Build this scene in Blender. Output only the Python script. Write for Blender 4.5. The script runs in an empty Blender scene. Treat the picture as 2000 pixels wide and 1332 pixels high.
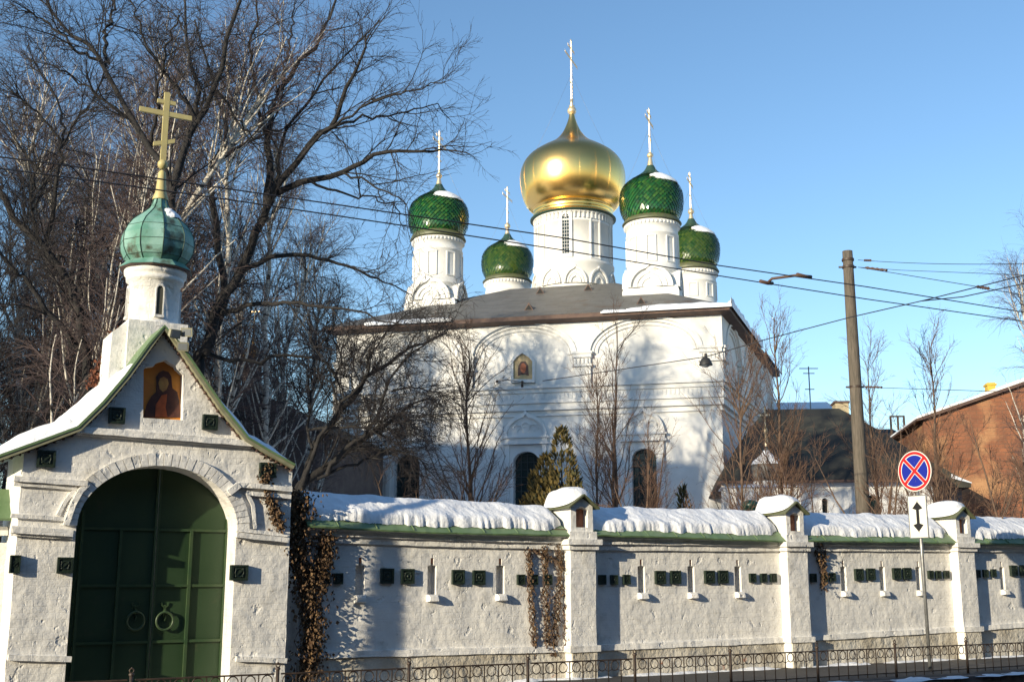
import bpy, math, random
import numpy as np
from mathutils import Vector, Matrix, noise
from mathutils.geometry import tessellate_polygon
R = math.radians
random.seed(7)
S = bpy.context.scene
COL = S.collection
# ---------------------------------------------------------------- camera
F_PX = 2250.0
PITCH = math.atan((1130 - 666) / F_PX)
CAM = Vector((0, 0, 1.6))
cd = bpy.data.cameras.new('camera'); cam = bpy.data.objects.new('camera', cd); COL.objects.link(cam)
cam.location = CAM; cam.rotation_euler = (math.pi / 2 + PITCH, 0, 0)
cd.sensor_width = 36; cd.lens = 36 * F_PX / 2000; cd.clip_end = 3000; cd.clip_start = .1
S.camera = cam
# ---------------------------------------------------------------- light
SUN_EL = R(13.0)
SUN_TRAVEL = Vector((.657, .754, 0)).normalized()      # horizontal travel direction of the light
w = bpy.data.worlds.new('World'); S.world = w; w.use_nodes = True
nt = w.node_tree; bg = nt.nodes['Background']
sky = nt.nodes.new('ShaderNodeTexSky'); sky.sky_type = 'NISHITA'; sky.sun_disc = False
sky.sun_elevation = SUN_EL
sky.sun_rotation = math.atan2(-SUN_TRAVEL.x, -SUN_TRAVEL.y)
sky.air_density = 1.0; sky.dust_density = .12; sky.ozone_density = 2.3; sky.altitude = 150
hsv = nt.nodes.new('ShaderNodeHueSaturation'); hsv.inputs['Saturation'].default_value = 1.07
nt.links.new(sky.outputs[0], hsv.inputs['Color']); nt.links.new(hsv.outputs[0], bg.inputs[0]); bg.inputs[1].default_value = .15
ld = bpy.data.lights.new('sun', 'SUN'); sun = bpy.data.objects.new('sun', ld); COL.objects.link(sun)
ld.energy = 4.4; ld.angle = R(.5); ld.color = (1, .87, .64)
tv = Vector((SUN_TRAVEL.x * math.cos(SUN_EL), SUN_TRAVEL.y * math.cos(SUN_EL), -math.sin(SUN_EL)))
sun.rotation_euler = tv.to_track_quat('-Z', 'Y').to_euler(); sun.location = (-20, -20, 30)
S.view_settings.view_transform = 'Standard'; S.view_settings.look = 'None'
S.view_settings.exposure = 0.58; S.view_settings.gamma = 1
S.cycles.max_bounces = 6

# ---------------------------------------------------------------- pixel geometry
cp, sp = math.cos(PITCH), math.sin(PITCH)
def ray(x, y):
    a = (x - 1000) / F_PX; b = (666 - y) / F_PX
    return Vector((a, cp - sp * b, sp + cp * b))
def at(x, y, Y):
    r = ray(x, y); return CAM + r * (Y / r.y)
def atz(x, y, z):
    r = ray(x, y); return CAM + r * ((z - CAM.z) / r.z)
class Fr:
    """a vertical facade frame: local x along it, local y backwards, local z up"""
    def __init__(s, o, th):
        s.o = Vector((o[0], o[1], 0)); s.U = Vector((math.sin(th), math.cos(th), 0)); s.N = Vector((s.U.y, -s.U.x, 0))
    def px(s, x, y, d=0):
        r = ray(x, y); t = (s.o + s.N * d - CAM).dot(s.N) / r.dot(s.N)
        p = CAM + r * t
        return ((p - s.o).dot(s.U), p.z)
    def pts(s, l, d=0): return [s.px(x, y, d) for x, y in l]
    def root(s, name, label, cat, group=None):
        e = thing(name, label, cat, s.o, group); e.rotation_euler = (0, 0, math.atan2(s.U.y, s.U.x)); return e
    def loc(s, p):
        q = Vector(p) - s.o; return Vector((q.dot(s.U), -q.dot(s.N), q.z))
    def wld(s, u, z, d=0): return s.o + s.U * u + s.N * d + Vector((0, 0, z))
def thing(name, label, cat, loc=(0, 0, 0), group=None):
    e = bpy.data.objects.new(name, None); COL.objects.link(e); e.location = loc; e.empty_display_size = .2
    e['label'] = label; e['category'] = cat
    if group: e['group'] = group
    return e
def tag(o, label=None, cat=None, group=None, kind=None):
    if label: o['label'] = label
    if cat: o['category'] = cat
    if group: o['group'] = group
    if kind: o['kind'] = kind
    return o
def copy_tree(o, parent=None):
    c = o.copy(); COL.objects.link(c); c.parent = parent
    for ch in list(o.children): copy_tree(ch, c)
    return c
# ---------------------------------------------------------------- mesh collector
class MB:
    def __init__(s): s.v = []; s.f = []; s.sm = []
    def add(s, vs, fs, smooth=False):
        n = len(s.v); s.v += [tuple(v) for v in vs]; s.f += [tuple(i + n for i in f) for f in fs]; s.sm += [smooth] * len(fs)
    def box(s, x0, x1, y0, y1, z0, z1, M=None):
        vs = [(x, y, z) for z in (z0, z1) for y in (y0, y1) for x in (x0, x1)]
        if M is not None: vs = [M @ Vector(v) for v in vs]
        s.add(vs, [(0, 2, 3, 1), (4, 5, 7, 6), (0, 1, 5, 4), (2, 6, 7, 3), (0, 4, 6, 2), (1, 3, 7, 5)])
    def prism(s, out, d0, d1, holes=(), M=None, back=True):
        """outline in (u,z); front face at d1, back at d0 (d grows towards the street)"""
        loops = [list(out)] + [list(h) for h in holes]
        tri = tessellate_polygon([[Vector((a, b, 0)) for a, b in l] for l in loops])
        flat = [p for l in loops for p in l]; n = len(flat)
        vs = [Vector((a, -d1, b)) for a, b in flat] + [Vector((a, -d0, b)) for a, b in flat]
        if M is not None: vs = [M @ v for v in vs]
        fs = []
        for t in tri:
            a, b, c = t
            A, B, C = flat[a], flat[b], flat[c]
            ar = (B[0] - A[0]) * (C[1] - A[1]) - (C[0] - A[0]) * (B[1] - A[1])
            if abs(ar) < 1e-9: continue
            if ar > 0: fs.append((a, b, c)); fs += [(n + c, n + b, n + a)] if back else []
            else: fs.append((c, b, a)); fs += [(n + a, n + b, n + c)] if back else []
        k = 0
        for li, l in enumerate(loops):
            m = len(l)
            ar = sum(l[i][0] * l[(i + 1) % m][1] - l[(i + 1) % m][0] * l[i][1] for i in range(m))
            for i in range(m):
                a, b = k + i, k + (i + 1) % m
                if (ar > 0) == (li == 0): fs.append((b, a, n + a, n + b))
                else: fs.append((a, b, n + b, n + a))
            k += m
        s.add(vs, fs)
    def lathe(s, prof, c=(0, 0, 0), seg=32, a0=0, a1=2 * math.pi, smooth=True, sx=1, sy=1):
        full = abs(a1 - a0 - 2 * math.pi) < 1e-6; m = seg if full else seg + 1
        vs = []
        for r, z in prof:
            for i in range(m):
                a = a0 + (a1 - a0) * i / seg; vs.append((c[0] + sx * r * math.cos(a), c[1] + sy * r * math.sin(a), c[2] + z))
        fs = []
        for j in range(len(prof) - 1):
            for i in range(seg):
                k = (i + 1) % m; fs.append((j * m + i, j * m + k, (j + 1) * m + k, (j + 1) * m + i))
        s.add(vs, fs, smooth)
    def grid(s, rows, smooth=True, closed=False):
        m = len(rows[0]); vs = [p for r in rows for p in r]; fs = []
        for j in range(len(rows) - 1):
            for i in range(m if closed else m - 1):
                k = (i + 1) % m; fs.append((j * m + i, (j + 1) * m + i, (j + 1) * m + k, j * m + k))
        s.add(vs, fs, smooth)
    def tube(s, pts, r, sides=6, smooth=True, cap=True):
        pts = [Vector(p) for p in pts]; n = len(pts); rows = []
        for i, p in enumerate(pts):
            t = (pts[min(i + 1, n - 1)] - pts[max(i - 1, 0)]).normalized()
            ref = Vector((0, 0, 1)) if abs(t.z) < .9 else Vector((1, 0, 0))
            a = t.cross(ref).normalized(); b = t.cross(a)
            rr = r[i] if hasattr(r, '__len__') else r
            rows.append([p + (a * math.cos(2 * math.pi * k / sides) + b * math.sin(2 * math.pi * k / sides)) * rr for k in range(sides)])
        s.grid(rows, smooth, True)
        if cap:
            n0 = len(s.v) - n * sides
            s.f.append(tuple(n0 + k for k in range(sides))); s.f.append(tuple(len(s.v) - 1 - k for k in range(sides))); s.sm += [False, False]
    def sphere(s, c, r, seg=14, rz=None):
        rz = rz or r
        s.lathe([(max(r * math.sin(math.pi * i / 9), 1e-4), -rz * math.cos(math.pi * i / 9)) for i in range(10)], c, seg)
    def torus(s, c, R_, r, seg=24, sides=6, plane='xz', sz=1):
        rows = []
        for i in range(seg + 1):
            a = 2 * math.pi * i / seg
            ring = []
            for k in range(sides):
                b = 2 * math.pi * k / sides; q = R_ + r * math.cos(b)
                if plane == 'xz': ring.append((c[0] + q * math.cos(a), c[1] + r * math.sin(b), c[2] + sz * q * math.sin(a)))
                else: ring.append((c[0] + q * math.cos(a), c[1] + q * math.sin(a), c[2] + r * math.sin(b)))
            rows.append(ring)
        s.grid(rows, True, True)
    def band(s, pts, w_, d0, d1, M=None):
        """moulding: a strip of width w_ following a polyline in (u,z)"""
        n = len(pts); L = []; Rr = []
        for i, p in enumerate(pts):
            a = pts[max(i - 1, 0)]; b = pts[min(i + 1, n - 1)]
            dx, dz = b[0] - a[0], b[1] - a[1]; l = math.hypot(dx, dz); nx, nz = -dz / l, dx / l
            L.append((p[0] + nx * w_ / 2, p[1] + nz * w_ / 2)); Rr.append((p[0] - nx * w_ / 2, p[1] - nz * w_ / 2))
        s.prism(Rr + L[::-1], d0, d1, M=M)
    def build(s, name, mat, parent=None, **kw):
        me = bpy.data.meshes.new(name); me.from_pydata(s.v, [], s.f)
        me.polygons.foreach_set('use_smooth', s.sm); me.materials.append(mat); me.update()
        o = bpy.data.objects.new(name, me); COL.objects.link(o)
        if parent: o.parent = parent
        tag(o, **kw); return o
def tag_(o, **k): return tag(o, **k)
def arr_mesh(name, V, Fq, mat, parent=None, smooth=True):
    me = bpy.data.meshes.new(name); nv, nf = len(V), len(Fq); k = Fq.shape[1]
    me.vertices.add(nv); me.vertices.foreach_set('co', np.asarray(V, np.float32).ravel())
    me.loops.add(nf * k); me.loops.foreach_set('vertex_index', np.asarray(Fq, np.int32).ravel())
    me.polygons.add(nf); me.polygons.foreach_set('loop_start', np.arange(0, nf * k, k, dtype=np.int32))
    me.polygons.foreach_set('use_smooth', np.full(nf, smooth)); me.materials.append(mat)
    me.update(calc_edges=True)
    o = bpy.data.objects.new(name, me); COL.objects.link(o)
    if parent: o.parent = parent
    return o
def rough(pts, step=.25, amp=.012, keep=()):
    """subdivide an outline and let it wander a little, like hand-laid plaster"""
    o = []
    n = len(pts)
    for i in range(n):
        a, b = pts[i], pts[(i + 1) % n]; l = math.hypot(b[0] - a[0], b[1] - a[1]); k = max(1, int(l / step))
        for j in range(k):
            t = j / k; u, z = a[0] + (b[0] - a[0]) * t, a[1] + (b[1] - a[1]) * t
            q = noise.noise_vector(Vector((u * 3.1, z * 3.1, 5))) * amp
            o.append((u + q.x, z + q.y))
    return o
def arch(u0, u1, z0, zs, zt, n=16, inv=1):
    """arched outline from the foot z0, springing zs, crown zt"""
    c = (u0 + u1) / 2; a = (u1 - u0) / 2
    return [(u0, z0), (u1, z0)] + [(c + a * math.cos(math.pi * i / n), zs + (zt - zs) * math.sin(math.pi * i / n)) for i in range(n + 1)]
# ---------------------------------------------------------------- materials
def mat(name, c, rough_=.7, metal=0, c2=None, cs=3.0, cmix=(.35, .65), bumps=(), brick=None, spec=.5, coat=0, island=None, stretch=None, c3=None, c3s=1.0, c3r=(.6, .75), pits=()):
    m = bpy.data.materials.new(name); m.use_nodes = True; t = m.node_tree; b = t.nodes['Principled BSDF']; N = t.nodes.new; L = t.links.new
    b.inputs['Roughness'].default_value = rough_; b.inputs['Metallic'].default_value = metal
    b.inputs['Specular IOR Level'].default_value = spec; b.inputs['Coat Weight'].default_value = coat
    tc = N('ShaderNodeTexCoord'); vec = tc.outputs['Object']
    if stretch:
        mp = N('ShaderNodeMapping'); mp.inputs['Scale'].default_value = stretch; L(vec, mp.inputs[0]); vec = mp.outputs[0]
    b.inputs['Base Color'].default_value = (*c, 1); col = None
    def noi(scale, det=5, ro=.55):
        n = N('ShaderNodeTexNoise'); n.inputs['Scale'].default_value = scale; n.inputs['Detail'].default_value = det; n.inputs['Roughness'].default_value = ro; L(vec, n.inputs['Vector']); return n.outputs['Fac']
    def mix(fac, a, b2):
        mx = N('ShaderNodeMix'); mx.data_type = 'RGBA'
        L(fac, mx.inputs['Factor'])
        for k, q in ((6, a), (7, b2)):
            if isinstance(q, tuple): mx.inputs[k].default_value = (*q, 1)
            else: L(q, mx.inputs[k])
        return mx.outputs[2]
    def ramp(fac, lo, hi):
        r_ = N('ShaderNodeMapRange'); r_.inputs['From Min'].default_value = lo; r_.inputs['From Max'].default_value = hi; L(fac, r_.inputs['Value']); return r_.outputs[0]
    if c2 is not None: col = mix(ramp(noi(cs), *cmix), c, c2)
    if island:
        g = N('ShaderNodeNewGeometry'); cr = N('ShaderNodeValToRGB'); L(g.outputs['Random Per Island'], cr.inputs[0])
        e = cr.color_ramp.elements
        while len(e) < len(island): e.new(.5)
        for i, q in enumerate(island): e[i].position = i / (len(island) - 1); e[i].color = (*q, 1)
        col = cr.outputs[0]
    hs = []
    if brick:
        bw, bh, mw, c_m, dist, st = brick
        mp = N('ShaderNodeMapping'); mp.inputs['Rotation'].default_value = (-math.pi / 2, 0, 0); L(vec, mp.inputs[0])
        # wobble the courses a little
        bt = N('ShaderNodeTexBrick'); bt.inputs['Scale'].default_value = 1; bt.inputs['Brick Width'].default_value = bw; bt.inputs['Row Height'].default_value = bh
        bt.inputs['Mortar Size'].default_value = mw; bt.inputs['Mortar Smooth'].default_value = .6
        va = N('ShaderNodeVectorMath'); nn = N('ShaderNodeTexNoise'); nn.inputs['Scale'].default_value = 4; L(vec, nn.inputs['Vector'])
        vs_ = N('ShaderNodeVectorMath'); vs_.operation = 'SCALE'; vs_.inputs['Scale'].default_value = .05; L(nn.outputs['Color'], vs_.inputs[0])
        L(mp.outputs[0], va.inputs[0]); L(vs_.outputs[0], va.inputs[1]); L(va.outputs[0], bt.inputs['Vector'])
        if c_m is not None:
            col = mix(bt.outputs['Fac'], col if col is not None else c, c_m)
        hs.append((bt.outputs['Fac'], dist, -st))
    if c3 is not None: col = mix(ramp(noi(c3s, 6, .6), *c3r), col if col is not None else c, c3)
    if col is not None: L(col, b.inputs['Base Color'])
    for sc, dist, st in bumps: hs.append((noi(sc, 4, .5), dist, st))
    for sc, lo, hi, dist, st in pits: hs.append((ramp(noi(sc, 3, .5), lo, hi), dist, -st))
    last = None
    for h, dist, st in hs:
        bp = N('ShaderNodeBump'); bp.inputs['Strength'].default_value = abs(st); bp.inputs['Distance'].default_value = dist; bp.invert = st < 0
        L(h, bp.inputs['Height'])
        if last: L(last, bp.inputs['Normal'])
        last = bp.outputs[0]
    if last: L(last, b.inputs['Normal'])
    return m
M = {}
M['wash'] = mat('limewashed masonry', (.82, .80, .76), .9, c2=(.70, .69, .67), cs=2.2, bumps=((2.6, .07, .6), (8, .03, .45), (45, .004, .5)), pits=((4.5, .63, .72, .03, .5), (11, .64, .74, .012, .5)), brick=(.27, .085, .006, None, .009, .4), c3=(.45, .43, .39), c3s=2.6, c3r=(.57, .8))
M['washc'] = mat('church whitewash', (.76, .75, .73), .9, c2=(.66, .65, .63), cs=.8, bumps=((2.5, .03, .4), (12, .01, .3)), c3=(.55, .5, .45), c3s=1.6, c3r=(.66, .85))
M['plinth'] = mat('dirty plinth masonry', (.62, .59, .52), .95, c2=(.4, .36, .29), cs=2, bumps=((4, .06, .8), (16, .03, .6)), brick=(.3, .1, .006, None, .01, .3), c3=(.42, .17, .1), c3s=3.1, c3r=(.68, .72))
M['brickn'] = mat('old red brick', (.33, .15, .09), .95, c2=(.22, .1, .07), cs=8, bumps=((12, .02, .5),))
M['snow'] = mat('snow', (.86, .88, .92), .8, c2=(.78, .79, .82), cs=5, bumps=((8, .04, .6), (24, .015, .6), (70, .005, .6)), spec=.3)
M['green'] = mat('green painted sheet metal', (.11, .19, .085), .5, c2=(.16, .24, .12), cs=3, bumps=((2, .03, .3),))
M['dark'] = mat('dark gap', (.02, .02, .02), .9)
M['tile'] = mat('dark green glazed tile', (.009, .019, .013), .45, c2=(.022, .034, .022), cs=20, bumps=((60, .006, .8),))
M['door'] = mat('dark green door paint', (.018, .045, .016), .5, c2=(.026, .055, .022), cs=1.5, bumps=((3, .01, .35),), c3=(.05, .06, .03), c3s=5, c3r=(.62, .8))
M['door2'] = mat('green door frame paint', (.03, .065, .028), .45, c2=(.05, .08, .035), cs=6)
M['copper'] = mat('green copper patina', (.22, .40, .35), .55, c2=(.10, .26, .20), cs=2.4, cmix=(.4, .6), c3=(.06, .07, .045), c3s=2.3, c3r=(.56, .66), bumps=((5, .02, .4),))
M['seam'] = mat('dark seam', (.03, .07, .05), .5)
M['ypaint'] = mat('ochre yellow paint', (.55, .47, .2), .5, c2=(.48, .4, .18), cs=6)
M['trim'] = mat('dull cream trim paint', (.30, .29, .19), .6, c2=(.22, .22, .14), cs=7)
M['gold'] = mat('gilded metal', (1, .63, .2), .27, 1, bumps=((1.6, .03, .14),))
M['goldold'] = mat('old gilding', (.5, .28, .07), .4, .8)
M['goldd'] = mat('gilt cross', (.95, .7, .32), .4, .7, c2=(.7, .6, .5), cs=5)
M['gtile'] = mat('glazed green scale tiles', (.03, .2, .04), .2, island=[(.006, .045, .01), (.012, .08, .02), (.022, .12, .02), (.01, .055, .014), (.05, .14, .02), (.02, .05, .016)], coat=.3)
M['gtiley'] = mat('glazed yellow green scale tiles', (.03, .2, .04), .2, island=[(.015, .055, .01), (.03, .08, .012), (.06, .11, .015), (.03, .07, .012), (.08, .12, .02), (.02, .06, .014)], coat=.3)
M['olive'] = mat('olive metal skirt', (.11, .12, .05), .5, c2=(.08, .09, .05), cs=4)
M['roof'] = mat('weathered grey roof sheet', (.1, .098, .09), .6, c2=(.14, .137, .13), cs=1.2, brick=(1.4, .55, .012, (.06, .06, .06), .01, .4), stretch=(1, 1, 2.5), c3=(.1, .07, .05), c3s=.8, c3r=(.6, .7))
M['fascia'] = mat('brown eave board', (.07, .04, .035), .7, c2=(.12, .07, .05), cs=3)
M['glass'] = mat('dark window glass', (.012, .02, .022), .12, c2=(.02, .04, .04), cs=4)
M['iron'] = mat('black wrought iron', (.03, .022, .018), .55, c2=(.07, .045, .03), cs=14)
M['grille'] = mat('window bars', (.02, .03, .03), .5)
M['asphalt'] = mat('asphalt', (.055, .05, .048), .85, c2=(.035, .033, .033), cs=1.2, bumps=((40, .008, .5),), c3=(.16, .15, .15), c3s=2.2, c3r=(.62, .75))
M['road'] = mat('road asphalt', (.05, .048, .048), .8, c2=(.035, .035, .036), cs=.6, bumps=((30, .006, .5),))
M['kerb'] = mat('granite kerb', (.2, .14, .12), .8, c2=(.12, .09, .08), cs=6, bumps=((20, .01, .5),))
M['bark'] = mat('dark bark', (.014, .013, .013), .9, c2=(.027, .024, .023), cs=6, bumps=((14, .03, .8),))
M['barkb'] = mat('brown young bark', (.16, .10, .065), .85, c2=(.09, .06, .045), cs=8, bumps=((20, .01, .5),))
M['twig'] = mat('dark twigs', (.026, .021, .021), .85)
M['twigb'] = mat('reddish birch twigs', (.10, .07, .066), .8)
M['twigr'] = mat('brown twigs', (.15, .085, .055), .8)
M['birch'] = mat('birch bark', (.72, .68, .6), .8, c2=(.45, .41, .35), cs=6, stretch=(1, 1, 3), c3=(.03, .025, .02), c3s=2.2, c3r=(.56, .62), bumps=((10, .01, .5),))
M['leafd'] = mat('dry vine leaves', (.1, .06, .035), .8, island=[(.05, .028, .015), (.12, .07, .035), (.18, .11, .05), (.08, .04, .02)])
M['leafr'] = mat('rusty leaves', (.1, .03, .015), .8, island=[(.09, .025, .012), (.16, .05, .02), (.06, .02, .012)])
M['thuja'] = mat('thuja foliage', (.05, .06, .015), .85, island=[(.04, .04, .012), (.08, .065, .02), (.2, .14, .035), (.14, .10, .03), (.06, .06, .018)])
M['pole'] = mat('weathered pole', (.15, .125, .10), .9, c2=(.08, .07, .055), cs=5, stretch=(6, 6, .6), bumps=((6, .02, .8),))
M['wire'] = mat('cable', (.02, .02, .025), .5)
M['steel'] = mat('galvanised steel', (.35, .36, .36), .45, .6, c2=(.22, .22, .22), cs=8)
M['insul'] = mat('brown insulator', (.1, .06, .045), .5)
M['white'] = mat('white sign enamel', (.75, .74, .68), .6, c2=(.7, .69, .64), cs=9)
M['red'] = mat('red sign enamel', (.5, .02, .025), .6, spec=.2)
M['blue'] = mat('blue sign enamel', (.012, .025, .30), .6, spec=.2)
M['black'] = mat('black sign enamel', (.012, .012, .014), .4)
M['brick'] = mat('red brick wall', (.30, .12, .06), .95, c2=(.17, .075, .045), cs=1.3, brick=(.5, .17, .02, (.2, .1, .06), .02, .5), c3=(.4, .22, .11), c3s=.5, c3r=(.5, .62), bumps=((5, .05, .5),))
M['yellow'] = mat('yellow chimney plaster', (.62, .42, .05), .8, c2=(.5, .34, .06), cs=3)
M['beige'] = mat('beige plaster', (.45, .37, .23), .85, c2=(.36, .3, .2), cs=2)
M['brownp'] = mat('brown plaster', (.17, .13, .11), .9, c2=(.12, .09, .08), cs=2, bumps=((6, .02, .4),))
M['roofd'] = mat('dark patinated roof', (.075, .072, .055), .85, spec=.2, c2=(.035, .036, .034), cs=.5, cmix=(.4, .55), stretch=(1, 1, 1), brick=(.9, 50, .02, (.03, .03, .03), .01, .3))
M['ochre'] = mat('icon ochre', (.62, .24, .03), .5, c2=(.5, .18, .03), cs=4)
M['maroon'] = mat('icon dark robe', (.05, .02, .018), .5, c2=(.09, .03, .02), cs=9)
M['rust'] = mat('icon orange robe', (.45, .1, .03), .5, c2=(.3, .07, .02), cs=12)
M['skin'] = mat('icon face', (.42, .24, .07), .5, c2=(.28, .13, .05), cs=14)
M['goldi'] = mat('icon pale gold', (.5, .36, .18), .5, c2=(.4, .3, .15), cs=8)
M['lampg'] = mat('lamp casing', (.32, .31, .22), .5)
M['lens'] = mat('lamp glass', (.25, .27, .28), .1)
M['enam'] = mat('dark lamp shade', (.03, .03, .03), .5)
M['binm'] = mat('dark green bin', (.01, .04, .03), .4)
# ================================================================ frames
TH = R(60)
p0 = atz(1365, 1311, 0)
W = Fr(p0, TH)                        # the perimeter wall's street face
WA = math.atan2(W.U.y, W.U.x)
U_, N_ = W.U, W.N
def strip_sheet(name, ua, ub, da, db, z, m, kind='structure', cell=None):
    mb = MB(); mb.add([W.wld(ua, z, da), W.wld(ub, z, da), W.wld(ub, z, db), W.wld(ua, z, db)], [(0, 1, 2, 3)])
    return mb.build(name, m, kind=kind)
# ---------------------------------------------------------------- ground
mb = MB(); mb.add([(-900, -900, -.13), (900, -900, -.13), (900, 1500, -.13), (-900, 1500, -.13)], [(0, 1, 2, 3)]); mb.build('road', M['road'], kind='structure')
mb = MB()
mb.add([W.wld(-60, 0, -.4), W.wld(-60, 0, 2.95), W.wld(60, 0, 2.95), W.wld(60, 0, -.4)], [(0, 1, 2, 3)])
mb.build('pavement', M['asphalt'], kind='structure')
mb = MB()
for i in range(100):
    u = -50 + i * 1.0
    a = [W.wld(u, 0, 0), W.wld(u + .985, 0, 0)]
    vs = []
    for uu in (u, u + .985):
        for d, z in ((2.952, -.2), (2.952, .01), (3.12, .01), (3.13, -.2)): vs.append(W.wld(uu, z, d))
    mb.add(vs, [(0, 4, 5, 1), (1, 5, 6, 2), (2, 6, 7, 3), (0, 1, 2, 3), (4, 7, 6, 5)])
mb.build('kerb', M['kerb'], kind='structure')
mb = MB()          # yard: snow covered ground behind the wall
mb.add([W.wld(-300, .25, -.75), W.wld(300, .25, -.75), W.wld(300, .25, -500), W.wld(-300, .25, -500)], [(0, 1, 2, 3)])
mb.build('snowy_yard', M['snow'], kind='structure')
def snow_ridge(name, d0, d1, h, ua, ub, seed):
    mb = MB(); rows = []; n = int((ub - ua) / .08)
    for i in range(n):
        u = ua + (ub - ua) * i / n; row = []
        g = .5 + 1.3 * noise.noise(Vector((u * 1.3, seed, 0))) + .5 * noise.noise(Vector((u * 6, seed, 3)))
        g = max(g, 0); wv = .12 * noise.noise(Vector((u * 2, seed, 9)))
        for k in range(9):
            t = k / 8; d = d0 + (d1 - d0) * (.5 + (t - .5) * min(1, .3 + g)) + wv
            z = h * g * math.sin(math.pi * t) ** .7 * (1 + .4 * noise.noise(Vector((u * 9, t * 5, seed)))) - .004
            row.append(W.wld(u, z, d))
        rows.append(row)
    mb.grid(rows); return mb.build(name, M['snow'], kind='structure')
snow_ridge('roadside_snow', 2.85, 3.25, .035, -16, 16, 1)
snow_ridge('snow_drift', .02, .3, .05, -16, 16, 2)
# ================================================================ perimeter wall
def feat(l, d=0):
    q = sorted(W.px(x, y, d) for x, y in l)
    us = [a for a, b in q]; zs = [b for a, b in q]
    return lambda u: float(np.interp(u, us, zs))
YC2 = [(600, 1058), (659, 1060.5), (860, 1067), (1101, 1073.6), (1235, 1075), (1440, 1076.5), (1611, 1076), (1859, 1077), (2000, 1078), (2300, 1080)]
zc2 = feat(YC2); zc1 = feat([(x, y - 11.5 + (x - 600) * .002) for x, y in YC2], .04)
ztop = feat([(x, y - 22 + (x - 600) * .004) for x, y in YC2], .08)
zroof = feat([(600, 1026), (692, 1031), (857, 1039), (1101, 1044), (1168, 1044), (1365, 1050), (1527, 1056), (1604, 1055), (1859, 1059), (2000, 1061), (2300, 1066)], .24)
zrid = feat([(590, 973), (659, 980), (857, 990), (1090, 1003), (1165, 1003), (1490, 1009), (1575, 1013), (1840, 1018), (1900, 1019), (2000, 1022), (2300, 1030)], -.38)
zled = feat([(600, 1287), (613, 1286), (860, 1279), (1101, 1273), (1320, 1264), (1541, 1254), (1700, 1244), (1859, 1234), (2000, 1225), (2300, 1207)], .05)
U0 = W.px(585, 1150)[0]
def uof(x, y=1125, d=0): return W.px(x, y, d)[0]
PIL = [(1103, 1164), (1538, 1580), (1866, 1908.5), (2125, 2161)]
PD = .22
pil = []
for a, b in PIL:
    ub = uof(b, 1150, PD); pw = .50
    pil.append((ub - pw, ub))
print('pillars', pil)
wall = W.root('perimeter_wall', 'long limewashed masonry wall with snowy green roof running right from the gate', 'wall')
def sweep(mb, ua, ub, sec, step=.09, closed=True, smooth=False, caps=True):
    n = max(2, int((ub - ua) / step)); rows = []
    for i in range(n + 1):
        u = ua + (ub - ua) * i / n
        rows.append([(u, -d, z) for d, z in sec(u)])
    mb.grid(rows, smooth, closed)
    if caps:
        m = len(rows[0]); n0 = len(mb.v) - m * len(rows)
        mb.f.append(tuple(n0 + k for k in range(m))[::-1]); mb.f.append(tuple(len(mb.v) - m + k for k in range(m))); mb.sm += [False, False]
def jit(u, s, a): return a * noise.noise(Vector((u * 2.3, s, 1.7))) + a * .6 * noise.noise(Vector((u * 9, s, 7)))
def make_plaque(parent, u0, u1, z0, z1, d, th=.045, name='ceramic_tile', cx=None):
    mb = MB(); f = (u1 - u0) * .12; y = -d
    mb.prism([(u0, z0), (u1, z0), (u1, z1), (u0, z1)], d - .03, d + th)
    fr = MB()
    fo = [(u0 - .002, z0 - .002), (u1 + .002, z0 - .002), (u1 + .002, z1 + .002), (u0 - .002, z1 + .002)]; fi = [(u0 + f, z0 + f), (u1 - f, z0 + f), (u1 - f, z1 - f), (u0 + f, z1 - f)]
    mb.prism(fo, d + th - .012, d + th + .014, holes=[fi])
    uc, zc, r = (u0 + u1) / 2, (z0 + z1) / 2, (u1 - u0) * .26
    mb.torus((uc, y - th, zc), r, r * .2, 14, 5)
    for k in range(4):
        a = math.pi / 4 + k * math.pi / 2
        mb.sphere((uc + r * 1.15 * math.cos(a), y - th, zc + r * 1.15 * math.sin(a)), r * .25, 8)
    rr = random.random()
    if rr < .5: mb.sphere((uc, y - th, zc), r * .4, 8)
    else: mb.band([(uc - r * .6, zc - r * .6), (uc, zc), (uc + r * .6, zc + r * .5)], r * .3, d + th - .01, d + th + .012)
    return mb.build(name, M['tile'], parent)
bays = [
 dict(ua=U0, ub=pil[0][0], small=[(603, 616), (627, 642), (651, 668), (1007, 1024), (1033.6, 1048), (1062, 1075)], big=[(741.5, 767), (782, 807), (881, 905), (921, 946)], loops=[(694, 709), (835, 852), (969, 986)]),
 dict(ua=pil[0][1], ub=pil[1][0], small=[(1167, 1181), (1190, 1204.5), (1214, 1229), (1461, 1474), (1482, 1496), (1502.6, 1513.5)], big=[(1278, 1297), (1307, 1327.5), (1374, 1393), (1401, 1419)], loops=[(1245.7, 1259), (1343, 1356), (1435, 1446)]),
 dict(ua=pil[1][1], ub=pil[2][0], small=[(1581, 1591), (1603, 1612.6), (1618, 1628.6), (1811, 1820), (1825, 1836), (1841, 1852)], big=[(1667.6, 1683.5), (1691, 1706.5), (1741, 1758), (1762.5, 1777)], loops=[(1642, 1650), (1718, 1728), (1789, 1799)]),
 dict(ua=pil[2][1], ub=pil[3][0], small=[(1903, 1912), (1917, 1929), (1933, 1944), (2084, 2092), (2096, 2104), (2107, 2115)], big=[(1972, 1985), (1991, 2004), (2027, 2040), (2046, 2058)], loops=[(1953, 1962), (2012, 2021), (2066, 2075)]),
]
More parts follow.
